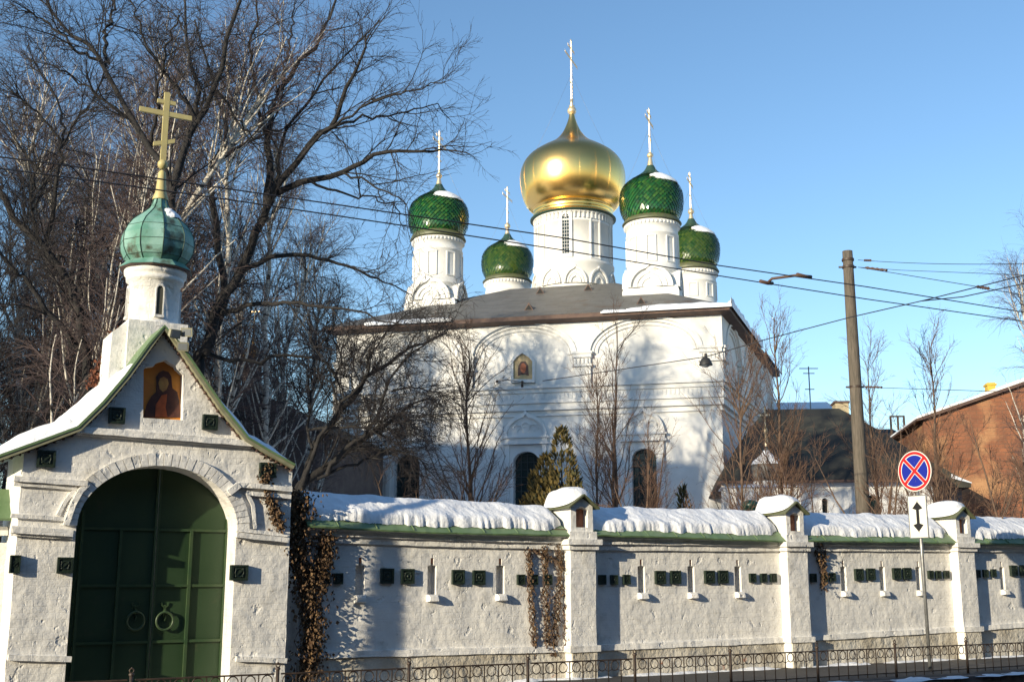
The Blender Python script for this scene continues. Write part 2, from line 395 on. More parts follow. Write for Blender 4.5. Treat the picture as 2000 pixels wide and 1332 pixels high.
zsq = feat([(660, 1127), (755, 1124.5), (895, 1126.5), (1015, 1129), (1200, 1129.5), (1290, 1127), (1410, 1126), (1500, 1126), (1600, 1126), (1690, 1121), (1770, 1119.5), (1840, 1120), (1920, 1118), (1978, 1114), (2200, 1108)])
def make_bay(b, first=False):
    ua, ub = b['ua'], b['ub']
    holes = []; blocks = []
    for x0, x1 in b['loops']:
        y1 = 1163 - (x0 - 700) * .009; y0 = 1104 + (x0 - 700) * .003
        a = uof(x0, 1125, 0); c = a + .155; zb = W.px(x0, y1)[1]; zt = W.px(x0, y0)[1]
        zq = zt + .12
        holes.append([(a, zb), (c, zb), (c, zt), (a + .105, zt + .01), (a + .105, zq), (a + .05, zq), (a + .05, zt + .01), (a, zt)])
        blocks.append((a, c, zb))
    out = [(ua, -.1), (ub, -.1)]
    n = int((ub - ua) / .4)
    out += [(ub + (ua - ub) * i / n, zc2(ub + (ua - ub) * i / n) + .03) for i in range(n + 1)]
    mb = MB(); mb.prism(out, -.75, 0, holes=holes)
    body = mb.build('wall_panel', M['wash'], wall)
    # loophole backs, spouts
    mb = MB()
    for (a, c, zb), h in zip(blocks, holes):
        mb.prism([(a - .02, zb - .02), (c + .02, zb - .02), (c + .02, h[4][1] + .02), (a - .02, h[4][1] + .02)], -.6, -.16)
        m_ = MB()
        w2 = .015
        vs = [(a - w2, .03, zb), (c + w2, .03, zb), (c + w2, .03, zb - .11), (a - w2, .03, zb - .11),
              (a - w2 * .2, -.05, zb + .01), (c + w2 * .2, -.05, zb + .01), (c, -.11, zb - .09), (a, -.11, zb - .09), (a + .01, -.10, zb - .03), (c - .01, -.1, zb - .03)]
        m_.add(vs, [(0, 1, 5, 4), (4, 5, 9, 8), (8, 9, 6, 7), (7, 6, 2, 3), (0, 4, 8, 7, 3), (1, 2, 6, 9, 5)])
        m_.build('loophole_spout', M['wash'], body); mb.build('loophole_recess', M['wash'], body); mb = MB()
    for h in holes:
        m_ = MB(); m_.prism([(h[6][0] - .01, h[6][1] + .03), (h[3][0] + .01, h[6][1] + .03), (h[3][0] + .01, h[4][1] + .01), (h[6][0] - .01, h[4][1] + .01)], -.13, -.03); m_.build('loophole_slot', M['brickn'], body)
    # cornice, ledge, plinth
    mb = MB()
    sweep(mb, ua, ub, lambda u: [(-.6, zc2(u) + .01), (.05 + jit(u, 1, .012), zc2(u) + jit(u, 2, .01)), (.05 + jit(u, 1, .012), zc1(u) + .01), (.10 + jit(u, 3, .014), zc1(u) + .015 + jit(u, 4, .01)), (.10 + jit(u, 3, .014), ztop(u) + .02), (.13, ztop(u) + .03), (.13, ztop(u) + .06), (-.6, ztop(u) + .12)])
    mb.build('cornice', M['wash'], body)
    mb = MB()
    sweep(mb, ua, ub, lambda u: [(-.02, zled(u) + .10), (.055 + jit(u, 5, .015), zled(u) + .095 + jit(u, 6, .008)), (.065 + jit(u, 5, .015), zled(u) + jit(u, 7, .012)), (-.02, zled(u))])
    mb.build('ledge', M['wash'], body)
    mb = MB()
    sweep(mb, ua, ub, lambda u: [(-.02, zled(u) - .005), (.03 + jit(u, 8, .012), zled(u) - .006), (.035 + jit(u, 9, .02), .3), (.06 + jit(u, 10, .03), -.05), (-.02, -.05)])
    mb.build('plinth', M['plinth'], body)
    for x0, x1 in b['big']:
        a, c = uof(x0), uof(x1); a, c = (a + c) / 2 - .106, (a + c) / 2 + .106; z = zsq((a + c) / 2); make_plaque(body, a, c, z - .112, z + .112, 0)
    for x0, x1 in b['small']:
        a, c = uof(x0), uof(x1); a, c = (a + c) / 2 - .067, (a + c) / 2 + .067
        if a < ua: continue
        z = zsq((a + c) / 2) - .02; make_plaque(body, a, c, z - .08, z + .08, 0)
    # metal roof
    mb = MB()
    def rsec(u):
        e = zroof(u) + jit(u, 11, .012); r = zrid(u)
        return [(.24 + jit(u, 12, .02), e), (-.38, r), (-1.0, e), (-1.0, e - .02), (-.38, r - .03), (.23 + jit(u, 12, .02), e - .025)]
    sweep(mb, ua + .01, ub - .01, rsec, smooth=False)
    rf = mb.build('metal_roof', M['green'], body)
    mb = MB()
    sweep(mb, ua + .01, ub - .01, lambda u: [(.1, ztop(u) + .03), (.1, zroof(u) + .1), (-.8, zroof(u) + .1), (-.8, ztop(u))], .5)
    mb.build('eave_board', M['fascia'], body)
    # folded seams of the roof sheets
    mb = MB(); k = ua + .5
    while k < ub - .3:
        mb.tube([(k, -.235, zroof(k) + .012), (k, .38, zrid(k) + .012)], .009, 4); k += .62
    mb.build('roof_seam', M['green'], body)
    # snow blanket
    mb = MB(); n = int((ub - ua) / .028); rows = []
    s0, s1 = (.02 if first else .12), .0
    for i in range(n + 1):
        u = ua + .03 + (ub - ua - .06) * i / n
        er, rr = zroof(u), zrid(u); row = []
        endf = min(1, ((u - ua) / .16 + .05)) ** .5 * min(1, ((ub - u) / .22 + .02)) ** .5
        cut = .2 + .09 * noise.noise(Vector((u * 1.4, 3, 0))) + .07 * noise.noise(Vector((u * 6, 3, 0))) + .05 * noise.noise(Vector((u * 17, 4, 0)))
        cut += .25 * max(0, 1 - (ub - u) / .35)
        for k in range(23):
            t = k / 22
            q = cut + (1 - cut) * t / .62 if t < .62 else 1 + (t - .62) / .38 * .8      # 0 eave .. 1 ridge .. back
            if q <= 1: d = .24 - .62 * q; z = er + (rr - er) * q
            else: d = -.38 - .62 * (q - 1); z = rr - (rr - er) * (q - 1)
            th = .15 * math.sin(min(t / .17, 1) * math.pi / 2) ** .8 * (1 if t < .85 else (1 - t) / .15)
            th *= .9 + .2 * noise.noise(Vector((u * 2.2, q * 2, 6)))
            rp = noise.noise(Vector((u * 5.5 + q * 3.4, q * 1.5, 11))) ; rp2 = noise.noise(Vector((u * 13 + q * 7, q * 3, 17)))
            rp3 = noise.noise(Vector((u * 26 + q * 9, q * 9, 23))); th += (.03 * rp + .017 * rp2 + .012 * rp3) * min(t / .12, 1) * max(0.15, 1 - q * .75)
            th = max(th * endf, .003)
            nx, nz = (.62, .78) if q < .9 else ((0, 1) if q < 1.1 else (-.62, .78))
            row.append((u, -(d + nx * th * .8), z + nz * th + .004))
        rows.append(row)
    mb.grid(rows); mb.build('snow_blanket', M['snow'], body)
    return body
for i, b in enumerate(bays): make_bay(b, i == 0)
# pillars
def make_pillar(ua, ub):
    um = (ua + ub) / 2; zl = zled(um); zc = zc2(um); D = PD
    mb = MB(); o = rough([(ua, -.1), (ub, -.1), (ub, zc + .03), (ua, zc + .03)], .3, .012); mb.prism(o, -.6, D)
    body = mb.build('pillar', M['wash'], wall)
    ztp = ztop(um)
    mb = MB()
    for z0, z1, e in ((zc, zc + .075, .045), (zc + .08, zc + .17, .09), (zc + .17, zc + .30, .02), (zl, zl + .1, .05)):
        mb.prism(rough([(ua - e, z0), (ub + e, z0), (ub + e, z1), (ua - e, z1)], .3, .008), -.3, D + e)
    mb.build('string_course', M['wash'], body)
    mb = MB(); mb.prism(rough([(ua + .01, -.05), (ub - .01, -.05), (ub - .01, zl - .004), (ua + .01, zl - .004)], .2, .012), 0, D + .025); mb.build('pillar_plinth', M['plinth'], body)
    hb = zc + .30; a, b = ua + .03, ub - .03; he = hb + .42; ap = he + .15
    nz0, nz1 = hb + .07, hb + .41; na, nb = um - .12, um + .12
    mb = MB(); mb.prism(rough([(a, hb), (b, hb), (b, he), (um, ap), (a, he)], .2, .006), -.62, D - .02, holes=[[(na, nz0), (nb, nz0), (nb, nz1 - .05), (um + .03, nz1), (um - .04, nz1), (na, nz1 - .05)]], back=False)
    mb.prism([(na - .02, nz0 - .02), (nb + .02, nz0 - .02), (nb + .02, nz1 + .02), (na - .02, nz1 + .02)], -.3, D - .16)
    head = mb.build('pillar_head', M['wash'], body)
    mb = MB(); mb.prism([(na + .01, nz0), (nb - .01, nz0), (nb - .01, nz1 - .03), (na + .01, nz1 - .03)], D - .2, D - .148); mb.build('niche_back', M['brickn'], body)
    mb = MB(); e = .09
    mb.prism([(a - e, he - .045), (um, ap + .025), (b + e, he - .045), (b + e, he - .02), (um, ap + .055), (a - e, he - .02)], -.7, D + .07)
    mb.build('cap_roof', M['olive'], body)
    mb = MB(); rows = []
    for i in range(19):
        s = i / 18; dd = -.68 + (D + .0 + .68) * s; g = max(math.sin(math.pi * min(max(s, .0), 1)), .0) ** .38
        row = []
        for k in range(17):
            t = k / 16; u = um + (t - .5) * (ub - ua + .14) * (.5 + .5 * g)
            base = ap + .055 - abs(u - um) / ((ub - ua) / 2 + e) * (ap - he + .07)
            bun = ap + .055 + .15 * g * (1 - (abs(2 * t - 1)) ** 3) * (1 + .25 * noise.noise(Vector((u * 4, dd * 4, ua)))) - .03 * (2 * t - 1) ** 2
            ed = min(1, min(t, 1 - t) * 6) ** .5 * min(1, min(s, 1 - s) * 9) ** .5
            row.append((u, -dd, base - .004 + max(bun - base, .0) * ed))
        rows.append(row)
    mb.grid(rows); mb.build('snow_cap', M['snow'], body)
    return body
for a, b in pil: make_pillar(a, b)
# snow patch beyond pillar 4 is out of frame
# ================================================================ gate building
GD = .3
G = Fr(W.o + N_ * GD, TH)
gate = G.root('gate_house', 'white gate house with arched green doors, curved snowy gable roof and small onion dome', 'gate house')
gp = G.px
uL = gp(24, 1150)[0]; uR = gp(564, 1100)[0]
roofL = [(-14, 892), (70, 862), (152, 832), (200, 785), (245, 732), (290, 670), (322, 634), (356, 672), (400, 737), (440, 795), (487, 853), (530, 879), (578, 906)]
rp_ = G.pts(roofL, .16)
def rz(u): return float(np.interp(u, [a for a, b in rp_], [b for a, b in rp_]))
body_o = [(uL, -.1), (uR, -.1), (uR, rz(uR) - .05)]
us = [a for a, b in rp_ if uL < a < uR][::-1]
body_o += [(u, rz(u) - .05) for u in us] + [(uL, rz(uL) - .05)]
oa, ob = gp(145, 1080)[0], gp(459.5, 1080)[0]; zs_ = gp(300, 1030)[1]; zt_ = gp(302, 909)[1]
opening = arch(oa, ob, -.08, zs_, zt_, 28)
# clockwise start at foot: keep the hole strictly inside the outline
icon_px = [(279.5, 816), (280.5, 721.5), (286, 717), (300.5, 715), (302.6, 710.5), (312, 706), (324.7, 703), (331, 708), (342.6, 715), (345.7, 720.5), (358, 732), (358, 770), (357.3, 820.4)]
niche = G.pts(icon_px)
nc = (sum(p[0] for p in niche) / len(niche), sum(p[1] for p in niche) / len(niche))
mb = MB(); T = .95
mb.prism(rough(body_o, .22, .014), -T, 0, holes=[opening, niche], back=False)
mb.prism([(uL - .0, -.1), (uL + .6, -.1), (uL + .6, zs_ + 1.2), (uL, rz(uL) - .06)], -1.6, -T + .01)
mb.prism([(uR - .6, -.1), (uR - .0, -.1), (uR, rz(uR) - .06), (uR - .6, zs_ + 1.2)], -1.6, -T + .01)
gbody = mb.build('gate_wall', M['wash'], gate)
mb = MB(); mb.prism([(uL + .1, zt_ + .25), (uR - .1, zt_ + .25), (uR - .1, rz(uR) - .1)] + [(u, rz(u) - .1) for u in us] + [(uL + .1, rz(uL) - .1)], -2.2, -T + .02)
mb.build('rear_wall', M['wash'], gate)
# mouldings
mb = MB()
def pb(pxs, wd, d1, d0=-.02):
    pts = G.pts(pxs, d1); o = []
    for i in range(len(pts) - 1):
        a, b = pts[i], pts[i + 1]; k = max(1, int(math.hypot(b[0] - a[0], b[1] - a[1]) / .12))
        for j in range(k):
            t = j / k; u, z = a[0] + (b[0] - a[0]) * t, a[1] + (b[1] - a[1]) * t; q = .008 * noise.noise(Vector((u * 9, z * 9, 2)))
            o.append((u, z + q))
    o.append(pts[-1]); mb = MB(); mb.band(o, wd, d0, d1); mb.build('moulding', M['wash'], gate)
pb([(148, 838), (497, 866)], .085, .1)
pb([(150, 845), (495, 872)], .05, .05)
for l in ([(28, 934), (172, 944)], [(571, 955), (468, 946)]): pb(l, .07, .09)
pb([(172, 944), (158, 958), (143, 985), (130, 1024)], .07, .085)
pb([(150, 952), (128, 980), (114, 1006)], .05, .045)
pb([(28, 944), (150, 953)], .05, .05)
pb([(468, 946), (448, 962)], .09, .1)
pb([(482, 962), (494, 985), (499, 1032)], .05, .05); pb([(482, 962), (569, 970)], .06, .06)
pb([(22, 1006), (132, 1014)], .05, .05); pb([(22, 1033), (143, 1041)], .09, .1); pb([(22, 1042), (143, 1049)], .05, .05)
pb([(463, 1044), (565, 1055)], .07, .1); pb([(463, 1034), (565, 1045)], .05, .05)
pb([(16, 1284), (140, 1287)], .07, .06); pb([(462, 1286), (561, 1290)], .07, .06)
mb = MB()      # archivolt, laid in rough voussoirs
c = (oa + ob) / 2; ra = (ob - oa) / 2; rb = zt_ - zs_
nv = 34
for i in range(nv):
    a0, a1 = math.pi * (i + .04) / nv, math.pi * (i + .96) / nv
    e0, e1 = -.002, .17 + .01 * random.random()
    q = []
    for a, e in ((a0, e0), (a0, e1), (a1, e1), (a1, e0)): q.append((c + (ra + e) * math.cos(a), zs_ + (rb + e) * math.sin(a)))
    mb.prism(q, -.05, .045 + .012 * random.random())
mb.build('archivolt', M['wash'], gate)
# tiles on the gate
for x0, x1, y0, y1 in ((214, 243, 795, 828), (397, 424, 809, 840), (74, 107, 879, 913), (508, 538, 903, 933), (21, 38, 1084, 1119), (113, 141, 1088, 1119), (452, 483, 1103, 1133)):
    a, z1 = gp(x0, y0, .05); b, z0 = gp(x1, y1, .05); h = (z1 - z0); make_plaque(gate, a, b, z0, z1, 0, .06)
# roof sheet
mb = MB()
top = rp_; 
rows = []
def off(pts, t):
    o = []
    for i, p in enumerate(pts):
        a = pts[max(i - 1, 0)]; b = pts[min(i + 1, len(pts) - 1)]
        dx, dz = b[0] - a[0], b[1] - a[1]; l = math.hypot(dx, dz); o.append((p[0] - dz / l * t, p[1] + dx / l * t))
    return o
mb.prism(off(top, -.03) + top[::-1], -2.3, .16)
rfo = mb.build('roof', M['green'], gate)
mb = MB(); inner = off(top, -.032); low = off(top, -.075)
mb.prism(low + inner[::-1], .05, .15)
mb.build('verge_board', M['trim'], gate)
mb = MB()
for i in range(60):
    k = i / 59 * (len(low) - 1); j = min(int(k), len(low) - 2); t = k - j
    u = low[j][0] + (low[j + 1][0] - low[j][0]) * t; z = low[j][1] + (low[j + 1][1] - low[j][1]) * t
    mb.box(u - .012, u + .012, -.075, .0, z - .03, z + .0)
mb.prism(off(top, -.085) + low[::-1], .0, .03)
mb.build('eave_brackets', M['fascia'], gate)
def gate_snow(u0, u1, th0, d1, d0=-2.25, name='roof_snow', tip=.25):
    mb = MB(); rows = []; n = 70
    for i in range(n + 1):
        u = u0 + (u1 - u0) * i / n; row = []
        s = min(1, min(i, n - i) / n / tip + .02) ** .5
        du = .02; sl = (rz(u + du) - rz(u - du)) / (2 * du); l = math.hypot(1, sl); nx, nz = -sl / l, 1 / l
        for k in range(19):
            t = k / 18; d = d1 + (d0 - d1) * t
            g = math.sin(min(t / .1, 1) * math.pi / 2) ** .6
            th = th0 * s * g * (1 + .25 * noise.noise(Vector((u * 2, d * 2, 8)))) + .02 * noise.noise(Vector((u * 6, d * 4, 3))) * g * s + .004
            row.append((u + nx * th, -d, rz(u) + nz * th))
        rows.append(row)
    mb.grid(rows); return mb.build(name, M['snow'], rfo)
gate_snow(rp_[0][0] - .02, rp_[4][0] + .1, .17, .13)
gate_snow(rp_[8][0] + .1, rp_[-1][0] + .01, .09, .12)
# pedestal, drum and dome
dc = G.px(301, 580, -1.05); DU = dc[0]; DY = 1.05
zp = G.px(300, 640, -.65)[1]; zpl = G.px(300, 628, -.65)[1]
mb = MB()
hw = .43
zlow = rz(DU - hw) - .3
mb.box(DU - hw, DU + hw, DY - .42, DY + .42, zlow, zpl)
vs = [(DU - hw - .0, DY - .34, zlow), (DU - hw - .22, DY - .34, zlow), (DU - hw - .2, DY - .34, zpl - .2), (DU - hw, DY - .34, zpl - .03)]
vs += [(x, DY + .34, z) for x, y, z in vs]
mb.add(vs, [(0, 1, 2, 3)[::-1], (4, 5, 6, 7), (1, 5, 6, 2)[::-1], (2, 6, 7, 3)[::-1]])
mb.build('pedestal', M['wash'], gate)
z0 = zpl - .04; zd = G.px(300, 515, -.6)[1]
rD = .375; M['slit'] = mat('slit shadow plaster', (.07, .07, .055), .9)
mb = MB()
win = arch(-.048, .048, z0 + (zd - z0) * .17, z0 + (zd - z0) * .6, z0 + (zd - z0) * .66, 8)
mb.lathe([(rD + .05, z0 - .02), (rD + .04, z0 + .06), (rD, z0 + .09), (rD, zd - .2), (rD + .045, zd - .19), (rD + .05, zd - .13), (rD + .02, zd - .12), (rD + .08, zd - .09), (rD + .085, zd), (.1, zd + .02)], (DU, DY, 0), 40)
drum = mb.build('drum', M['wash'], gate)
mb = MB()
dirc = math.atan2(-.8, .6) + .38
for a in (-1.57, -3.14, 0, 1.57):
    R_ = Matrix.Translation((DU, DY, 0)) @ Matrix.Rotation(a + math.pi / 2, 4, 'Z') @ Matrix.Translation((0, -rD + .012, 0))
pass
mb = MB()
for a in (-1.57, -3.14, 0, 1.57):
    R_ = Matrix.Translation((DU, DY, 0)) @ Matrix.Rotation(a + math.pi / 2, 4, 'Z') @ Matrix.Translation((0, -rD, 0))
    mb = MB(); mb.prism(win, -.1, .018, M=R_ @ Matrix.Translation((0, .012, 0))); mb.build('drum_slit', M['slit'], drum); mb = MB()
    wo = arch(-.065, .065, z0 + (zd - z0) * .15, z0 + (zd - z0) * .6, z0 + (zd - z0) * .70, 8)
    mb.prism(wo, -.03, .022, holes=[win], M=R_); mb.box(-.07, .07, -.035, .02, z0 + (zd - z0) * .13, z0 + (zd - z0) * .17, R_)
    mb.build('slit_surround', M['wash'], drum)
mb = MB(); mb.lathe([(rD + .13, zd - .01), (rD + .17, zd + .005), (rD + .06, zd + .11), (rD - .05, zd + .14)], (DU, DY, 0), 10, smooth=False); mb.build('dome_skirt', M['copper'], gate)
mb = MB(); mb.lathe([(rD + .04, zd - .02), (rD + .15, zd - .012), (rD + .165, zd + .001)], (DU, DY, 0), 10, smooth=False); mb.build('skirt_soffit', M['fascia'], gate)
rO = .545; zo = zd + .09
onion_g = [(.74, 0), (.88, .16), (.97, .36), (1.0, .56), (.985, .78), (.9, 1.0), (.76, 1.2), (.58, 1.36), (.42, 1.50), (.30, 1.62), (.22, 1.78), (.17, 1.98)]
pr = [(r * rO, z * rO) for r, z in onion_g]
mb = MB(); seg = 10
mb.lathe(pr, (DU, DY, zo), seg, a0=.25, a1=.25 + 2 * math.pi, smooth=False)
dome = mb.build('onion_dome', M['copper'], gate)
mb = MB()
for i in range(seg):
    a = .25 + 2 * math.pi * i / seg; mb.tube([(DU + (r + .002) * math.cos(a), DY + (r + .002) * math.sin(a), zo + z) for r, z in pr], .008, 4)
for j in (1, 3, 5):
    r, z = pr[j]; mb.tube([(DU + (r + .001) * math.cos(.25 + 2 * math.pi * i / seg), DY + (r + .001) * math.sin(.25 + 2 * math.pi * i / seg), zo + z) for i in range(seg + 1)], .005, 4, cap=False)
mb.build('dome_seams', M['seam'], dome)
def snow_patch(prof, c, az, waz, s0, s1, th, parent, seed=0, name='dome_snow'):
    """snow lying on part of a surface of revolution"""
    zz = [z for r, z in prof]; rr = [r for r, z in prof]; mb = MB(); rows = []
    for j in range(17):
        z = s0 + (s1 - s0) * j / 16; row = []
        for i in range(25):
            a = az + waz * (i / 24 * 2 - 1)
            e = 1 - (i / 12 - 1) ** 2; f = 1 - (j / 8 - 1) ** 2
            m_ = e * 1.2 + f * .9 - .75 + .6 * noise.noise(Vector((i * .3, j * .35, seed)))
            t = th * max(-.35, min(1, m_)) if m_ > 0 else -.35 * th
            r = float(np.interp(z, zz, rr)); row.append((c[0] + (r + t) * math.cos(a), c[1] + (r + t) * math.sin(a), c[2] + z + .6 * t))
        rows.append(row)
    mb.grid(rows); return mb.build(name, M['snow'], parent)
snow_patch(pr, (DU, DY, zo), -.95, .5, rO * 1.28, rO * 1.62, .035, dome, 3)
zt = zo + 1.95 * rO
ty1 = G.px(312, 322, -1.05)[1]; ty0 = zt - .02; kk = ty1 - ty0
mb = MB(); mb.lathe([(.115, ty0), (.12, ty0 + .02), (.085, ty0 + .12), (.06, ty0 + kk * .72), (.05, ty0 + kk * .8), (.02, ty0 + kk * .85)], (DU, DY, 0), 16); mb.sphere((DU, DY, ty1 + .01), .078, 14)
fin = mb.build('finial', M['ypaint'], gate)
# eight-ended cross
zc0 = ty1 + .06; zc_t = G.px(322, 181, -1.05)[1]; cu = DU; hh = zc_t - zc0
mb = MB()
mb.prism([(cu - .042, zc0), (cu + .042, zc0), (cu + .042, zc_t), (cu - .042, zc_t)], -DY - .025, -DY + .025)
zz1 = zc0 + hh * .69; mb.prism([(cu - .40, zz1 - .035), (cu - .043, zz1 - .035), (cu - .043, zz1 + .04), (cu - .40, zz1 + .04)], -DY - .022, -DY + .022); mb.prism([(cu + .043, zz1 - .035), (cu + .40, zz1 - .035), (cu + .40, zz1 + .04), (cu + .043, zz1 + .04)], -DY - .022, -DY + .022)
zz2 = zc0 + hh * .86
for s in (-1, 1): mb.prism([(cu + s * .043, zz2 - .03), (cu + s * .14, zz2 - .03), (cu + s * .14, zz2 + .03), (cu + s * .043, zz2 + .03)], -DY - .022, -DY + .022)
zz3 = zc0 + hh * .20
mb.prism([(cu - .16, zz3 + .0), (cu - .043, zz3 + .035), (cu - .043, zz3 + .1), (cu - .16, zz3 + .065)], -DY - .022, -DY + .022)
mb.prism([(cu + .043, zz3 + .06), (cu + .16, zz3 + .105), (cu + .16, zz3 + .17), (cu + .043, zz3 + .125)], -DY - .022, -DY + .022)
mb.build('cross', M['ypaint'], gate)
# icon in the gable
ID = .14
mb = MB(); mb.prism([(nc[0] + (a - nc[0]) * 1.06, nc[1] + (b - nc[1]) * 1.05) for a, b in niche], -ID - .05, -ID); icon = mb.build('icon_panel', M['ochre'], gate)
def ic(l, d=ID): return G.pts([(270 + x / 9.51, 690 + y / 9.51) for x, y in l], -d)
mb = MB(); mb.prism(ic([(95, 1185), (150, 960), (240, 800), (330, 720), (335, 560), (330, 440), (380, 360), (460, 320), (560, 350), (610, 430), (620, 560), (630, 650), (720, 720), (760, 880), (770, 1050), (775, 1195)]), -ID - .01, -ID + .012); mb.build('painted_robe', M['maroon'], icon)
mb = MB(); mb.prism(ic([(370, 560), (400, 470), (470, 440), (540, 480), (560, 570), (520, 680), (450, 720), (390, 660)]), -ID, -ID + .016); mb.build('painted_face', M['skin'], icon)
mb = MB(); mb.prism(ic([(310, 1185), (320, 960), (370, 880), (430, 780), (530, 760), (520, 900), (500, 1000), (540, 1185)]), -ID, -ID + .016); mb.build('painted_tunic', M['rust'], icon)
# doors
DD = -.46
mb = MB(); dl, dr = oa - .05, ob + .05; dcx = gp(296, 1200, DD)[0]
zt2 = zt_ + .1
mb.box(dl, dcx - .006, -DD, -DD + .06, -.03, zt2); dleft = mb.build('door_leaf', M['door'], gate)
mb = MB(); mb.box(dcx + .006, dr, -DD, -DD + .06, -.03, zt2); dright = mb.build('door_leaf', M['door'], gate)
zr = [gp(400, y, DD)[1] for y in (1036, 1143, 1250)]
ur = [gp(x, 1140, DD)[0] for x in (368, 438)]; hwd = ur[0] - dcx
for leaf, sgn in ((dleft, -1), (dright, 1)):
    mb = MB()
    for z in zr: a, b = sorted((dcx + sgn * .03, dcx + sgn * (ob - dcx + .03))); mb.box(a, b, -DD - .032, -DD - .0005, z - .018, z + .018)
    for k in (1, 2): u = dcx + sgn * hwd * (k if k == 1 else (ur[1] - dcx) / hwd); mb.box(u - .02, u + .02, -DD - .042, -DD - .0005, -.02, zr[0] if k == 1 else zr[0] + .25)
    a, b = sorted((dcx + sgn * .007, dcx + sgn * .035)); mb.box(a, b, -DD - .025, -DD - .0005, -.02, zt2 - .02)
    mb.build('door_frame', M['door2'], leaf)
    hx, hz = gp(320, 1212, DD - .0) if sgn > 0 else gp(263, 1212, DD)
    mb = MB(); mb.torus((hx, -DD - .05, hz), .115, .016, 28, 8, sz=1.05)
    mb.lathe([(.001, 0), (.03, .004), (.03, .03), (.015, .05), (.001, .052)], (0, 0, 0), 12)
    k0 = len(mb.v) - 60
    for i in range(k0, len(mb.v)): x, y, z = mb.v[i]; mb.v[i] = (hx + x, -DD - z, hz + .12 + y)
    mb.band([(hx, hz + .06), (hx + .012, hz + .1), (hx, hz + .17), (hx, hz + .22)], .03, DD, DD + .02)
    for s in (-1, 1): mb.band([(hx, hz + .18), (hx + s * .04, hz + .21), (hx + s * .05, hz + .25)], .02, DD, DD + .02)
    mb.band([(hx, hz + .1), (hx + .015, hz + .05), (hx, hz - .0)], .018, DD, DD + .03)
    mb.build('ring_handle', M['door2'], leaf)
# floodlights at the gable peak
fx, fz = gp(338, 662, .1)
mb = MB(); mb.tube([(fx - .05, 0, fz), (fx - .02, -.2, fz + .02), (fx + .12, -.22, fz + .06)], .014, 6); mb.tube([(fx - .02, -.2, fz + .02), (fx + .08, -.2, fz - .1)], .012, 6); mb.build('lamp_bracket', M['lampg'], gate)
for dx, dz, yw in ((-.03, .05, .2), (.16, .09, -.5), (.1, -.12, -.2)):
    Mx = Matrix.Translation((fx + dx, -.26, fz + dz)) @ Matrix.Rotation(yw, 4, 'Z') @ Matrix.Rotation(.35, 4, 'X')
    mb = MB(); mb.box(-.065, .065, -.05, .04, -.05, .05, Mx); mb.box(-.078, .078, -.062, -.05, -.062, .062, Mx); mb.box(-.03, .03, .04, .07, -.03, .03, Mx)
    fl = mb.build('floodlight', M['lampg'], gate); m2 = MB(); m2.box(-.06, .06, -.0645, -.0622, -.045, .045, Mx); m2.build('lamp_glass', M['lens'], fl)
# the wall's short left end, set back beside the gate
lw = W.root('left_wall_section', 'short piece of white wall with green roof edge at the far left of the gate', 'wall')
LD = -.62
ulw = uL - .0
mb = MB(); mb.box(ulw - 4, ulw + .02, -LD, -LD + .6, -.1, 2.08); lb = mb.build('wall_panel', M['wash'], lw)
mb = MB(); z9 = W.px(12, 1012, LD + .25)[1]; z8 = W.px(8, 958, LD + .1)[1]
mb.add([(ulw - 4, -LD - .26, z9), (ulw + .0, -LD - .26, z9), (ulw + .0, -LD + .32, z8 + .05), (ulw - 4, -LD + .32, z8 + .05), (ulw - 4, -LD - .24, z9 - .03), (ulw, -LD - .24, z9 - .03), (ulw, -LD + .32, z8 + .0), (ulw - 4, -LD + .32, z8 + .0)], [(0, 1, 2, 3), (4, 7, 6, 5), (0, 4, 5, 1), (1, 5, 6, 2)]); mb.build('metal_roof', M['green'], lb)
mb = MB(); mb.box(ulw - 4, ulw - .01, -LD - .07, -LD, z9 - .22, z9 - .1); mb.box(ulw - 4, ulw - .01, -LD - .06, -LD, .52, .62); mb.build('cornice', M['wash'], lb)
# ================================================================ cathedral
co = at(1408, 750, 52)
C = Fr(co, R(103.5)); CSd = Fr(co, R(20))
ch = C.root('cathedral', 'large white cathedral with a gold central dome and four green tiled domes', 'church')
rotS = math.atan2(CSd.U.y, CSd.U.x) - math.atan2(C.U.y, C.U.x)
def side(o): o.rotation_euler = (0, 0, rotS); return o
ul = C.px(656, 800)[0]
ze = (C.px(1405, 611)[1] + C.px(662, 647)[1]) / 2
print('church', co, 'width', -ul, 'eave', ze)
LS = 17.5
def sideloc(p): q = Matrix.Rotation(rotS, 3, 'Z') @ Vector(p); return q
bk = sideloc((LS, 0, 0))
zw_t = (C.px(1258, 875)[1] + C.px(1028, 882)[1]) / 2
wins = []
for a, b in ((770, 820), (1003, 1053), (1235, 1283)):
    u0, u1 = C.px(a, 930)[0], C.px(b, 930)[0]; wins.append((u0, u1))
mb = MB()
mb.prism([(ul, -1), (0, -1), (0, ze), (ul, ze)], -.8, 0, holes=[arch(a, b, .9, zw_t - .5, zw_t, 14) for a, b in wins])
for p, q in (((0, -.001), (bk.x, bk.y)), ((bk.x, bk.y), (ul + bk.x, bk.y)), ((ul + bk.x, bk.y), (ul, 0))):
    mb.add([(p[0], p[1] if p[1] else .01, -1), (q[0], q[1], -1), (q[0], q[1], ze), (p[0], p[1] if p[1] else .01, ze)], [(0, 1, 2, 3)])
walls = mb.build('walls', M['washc'], ch)
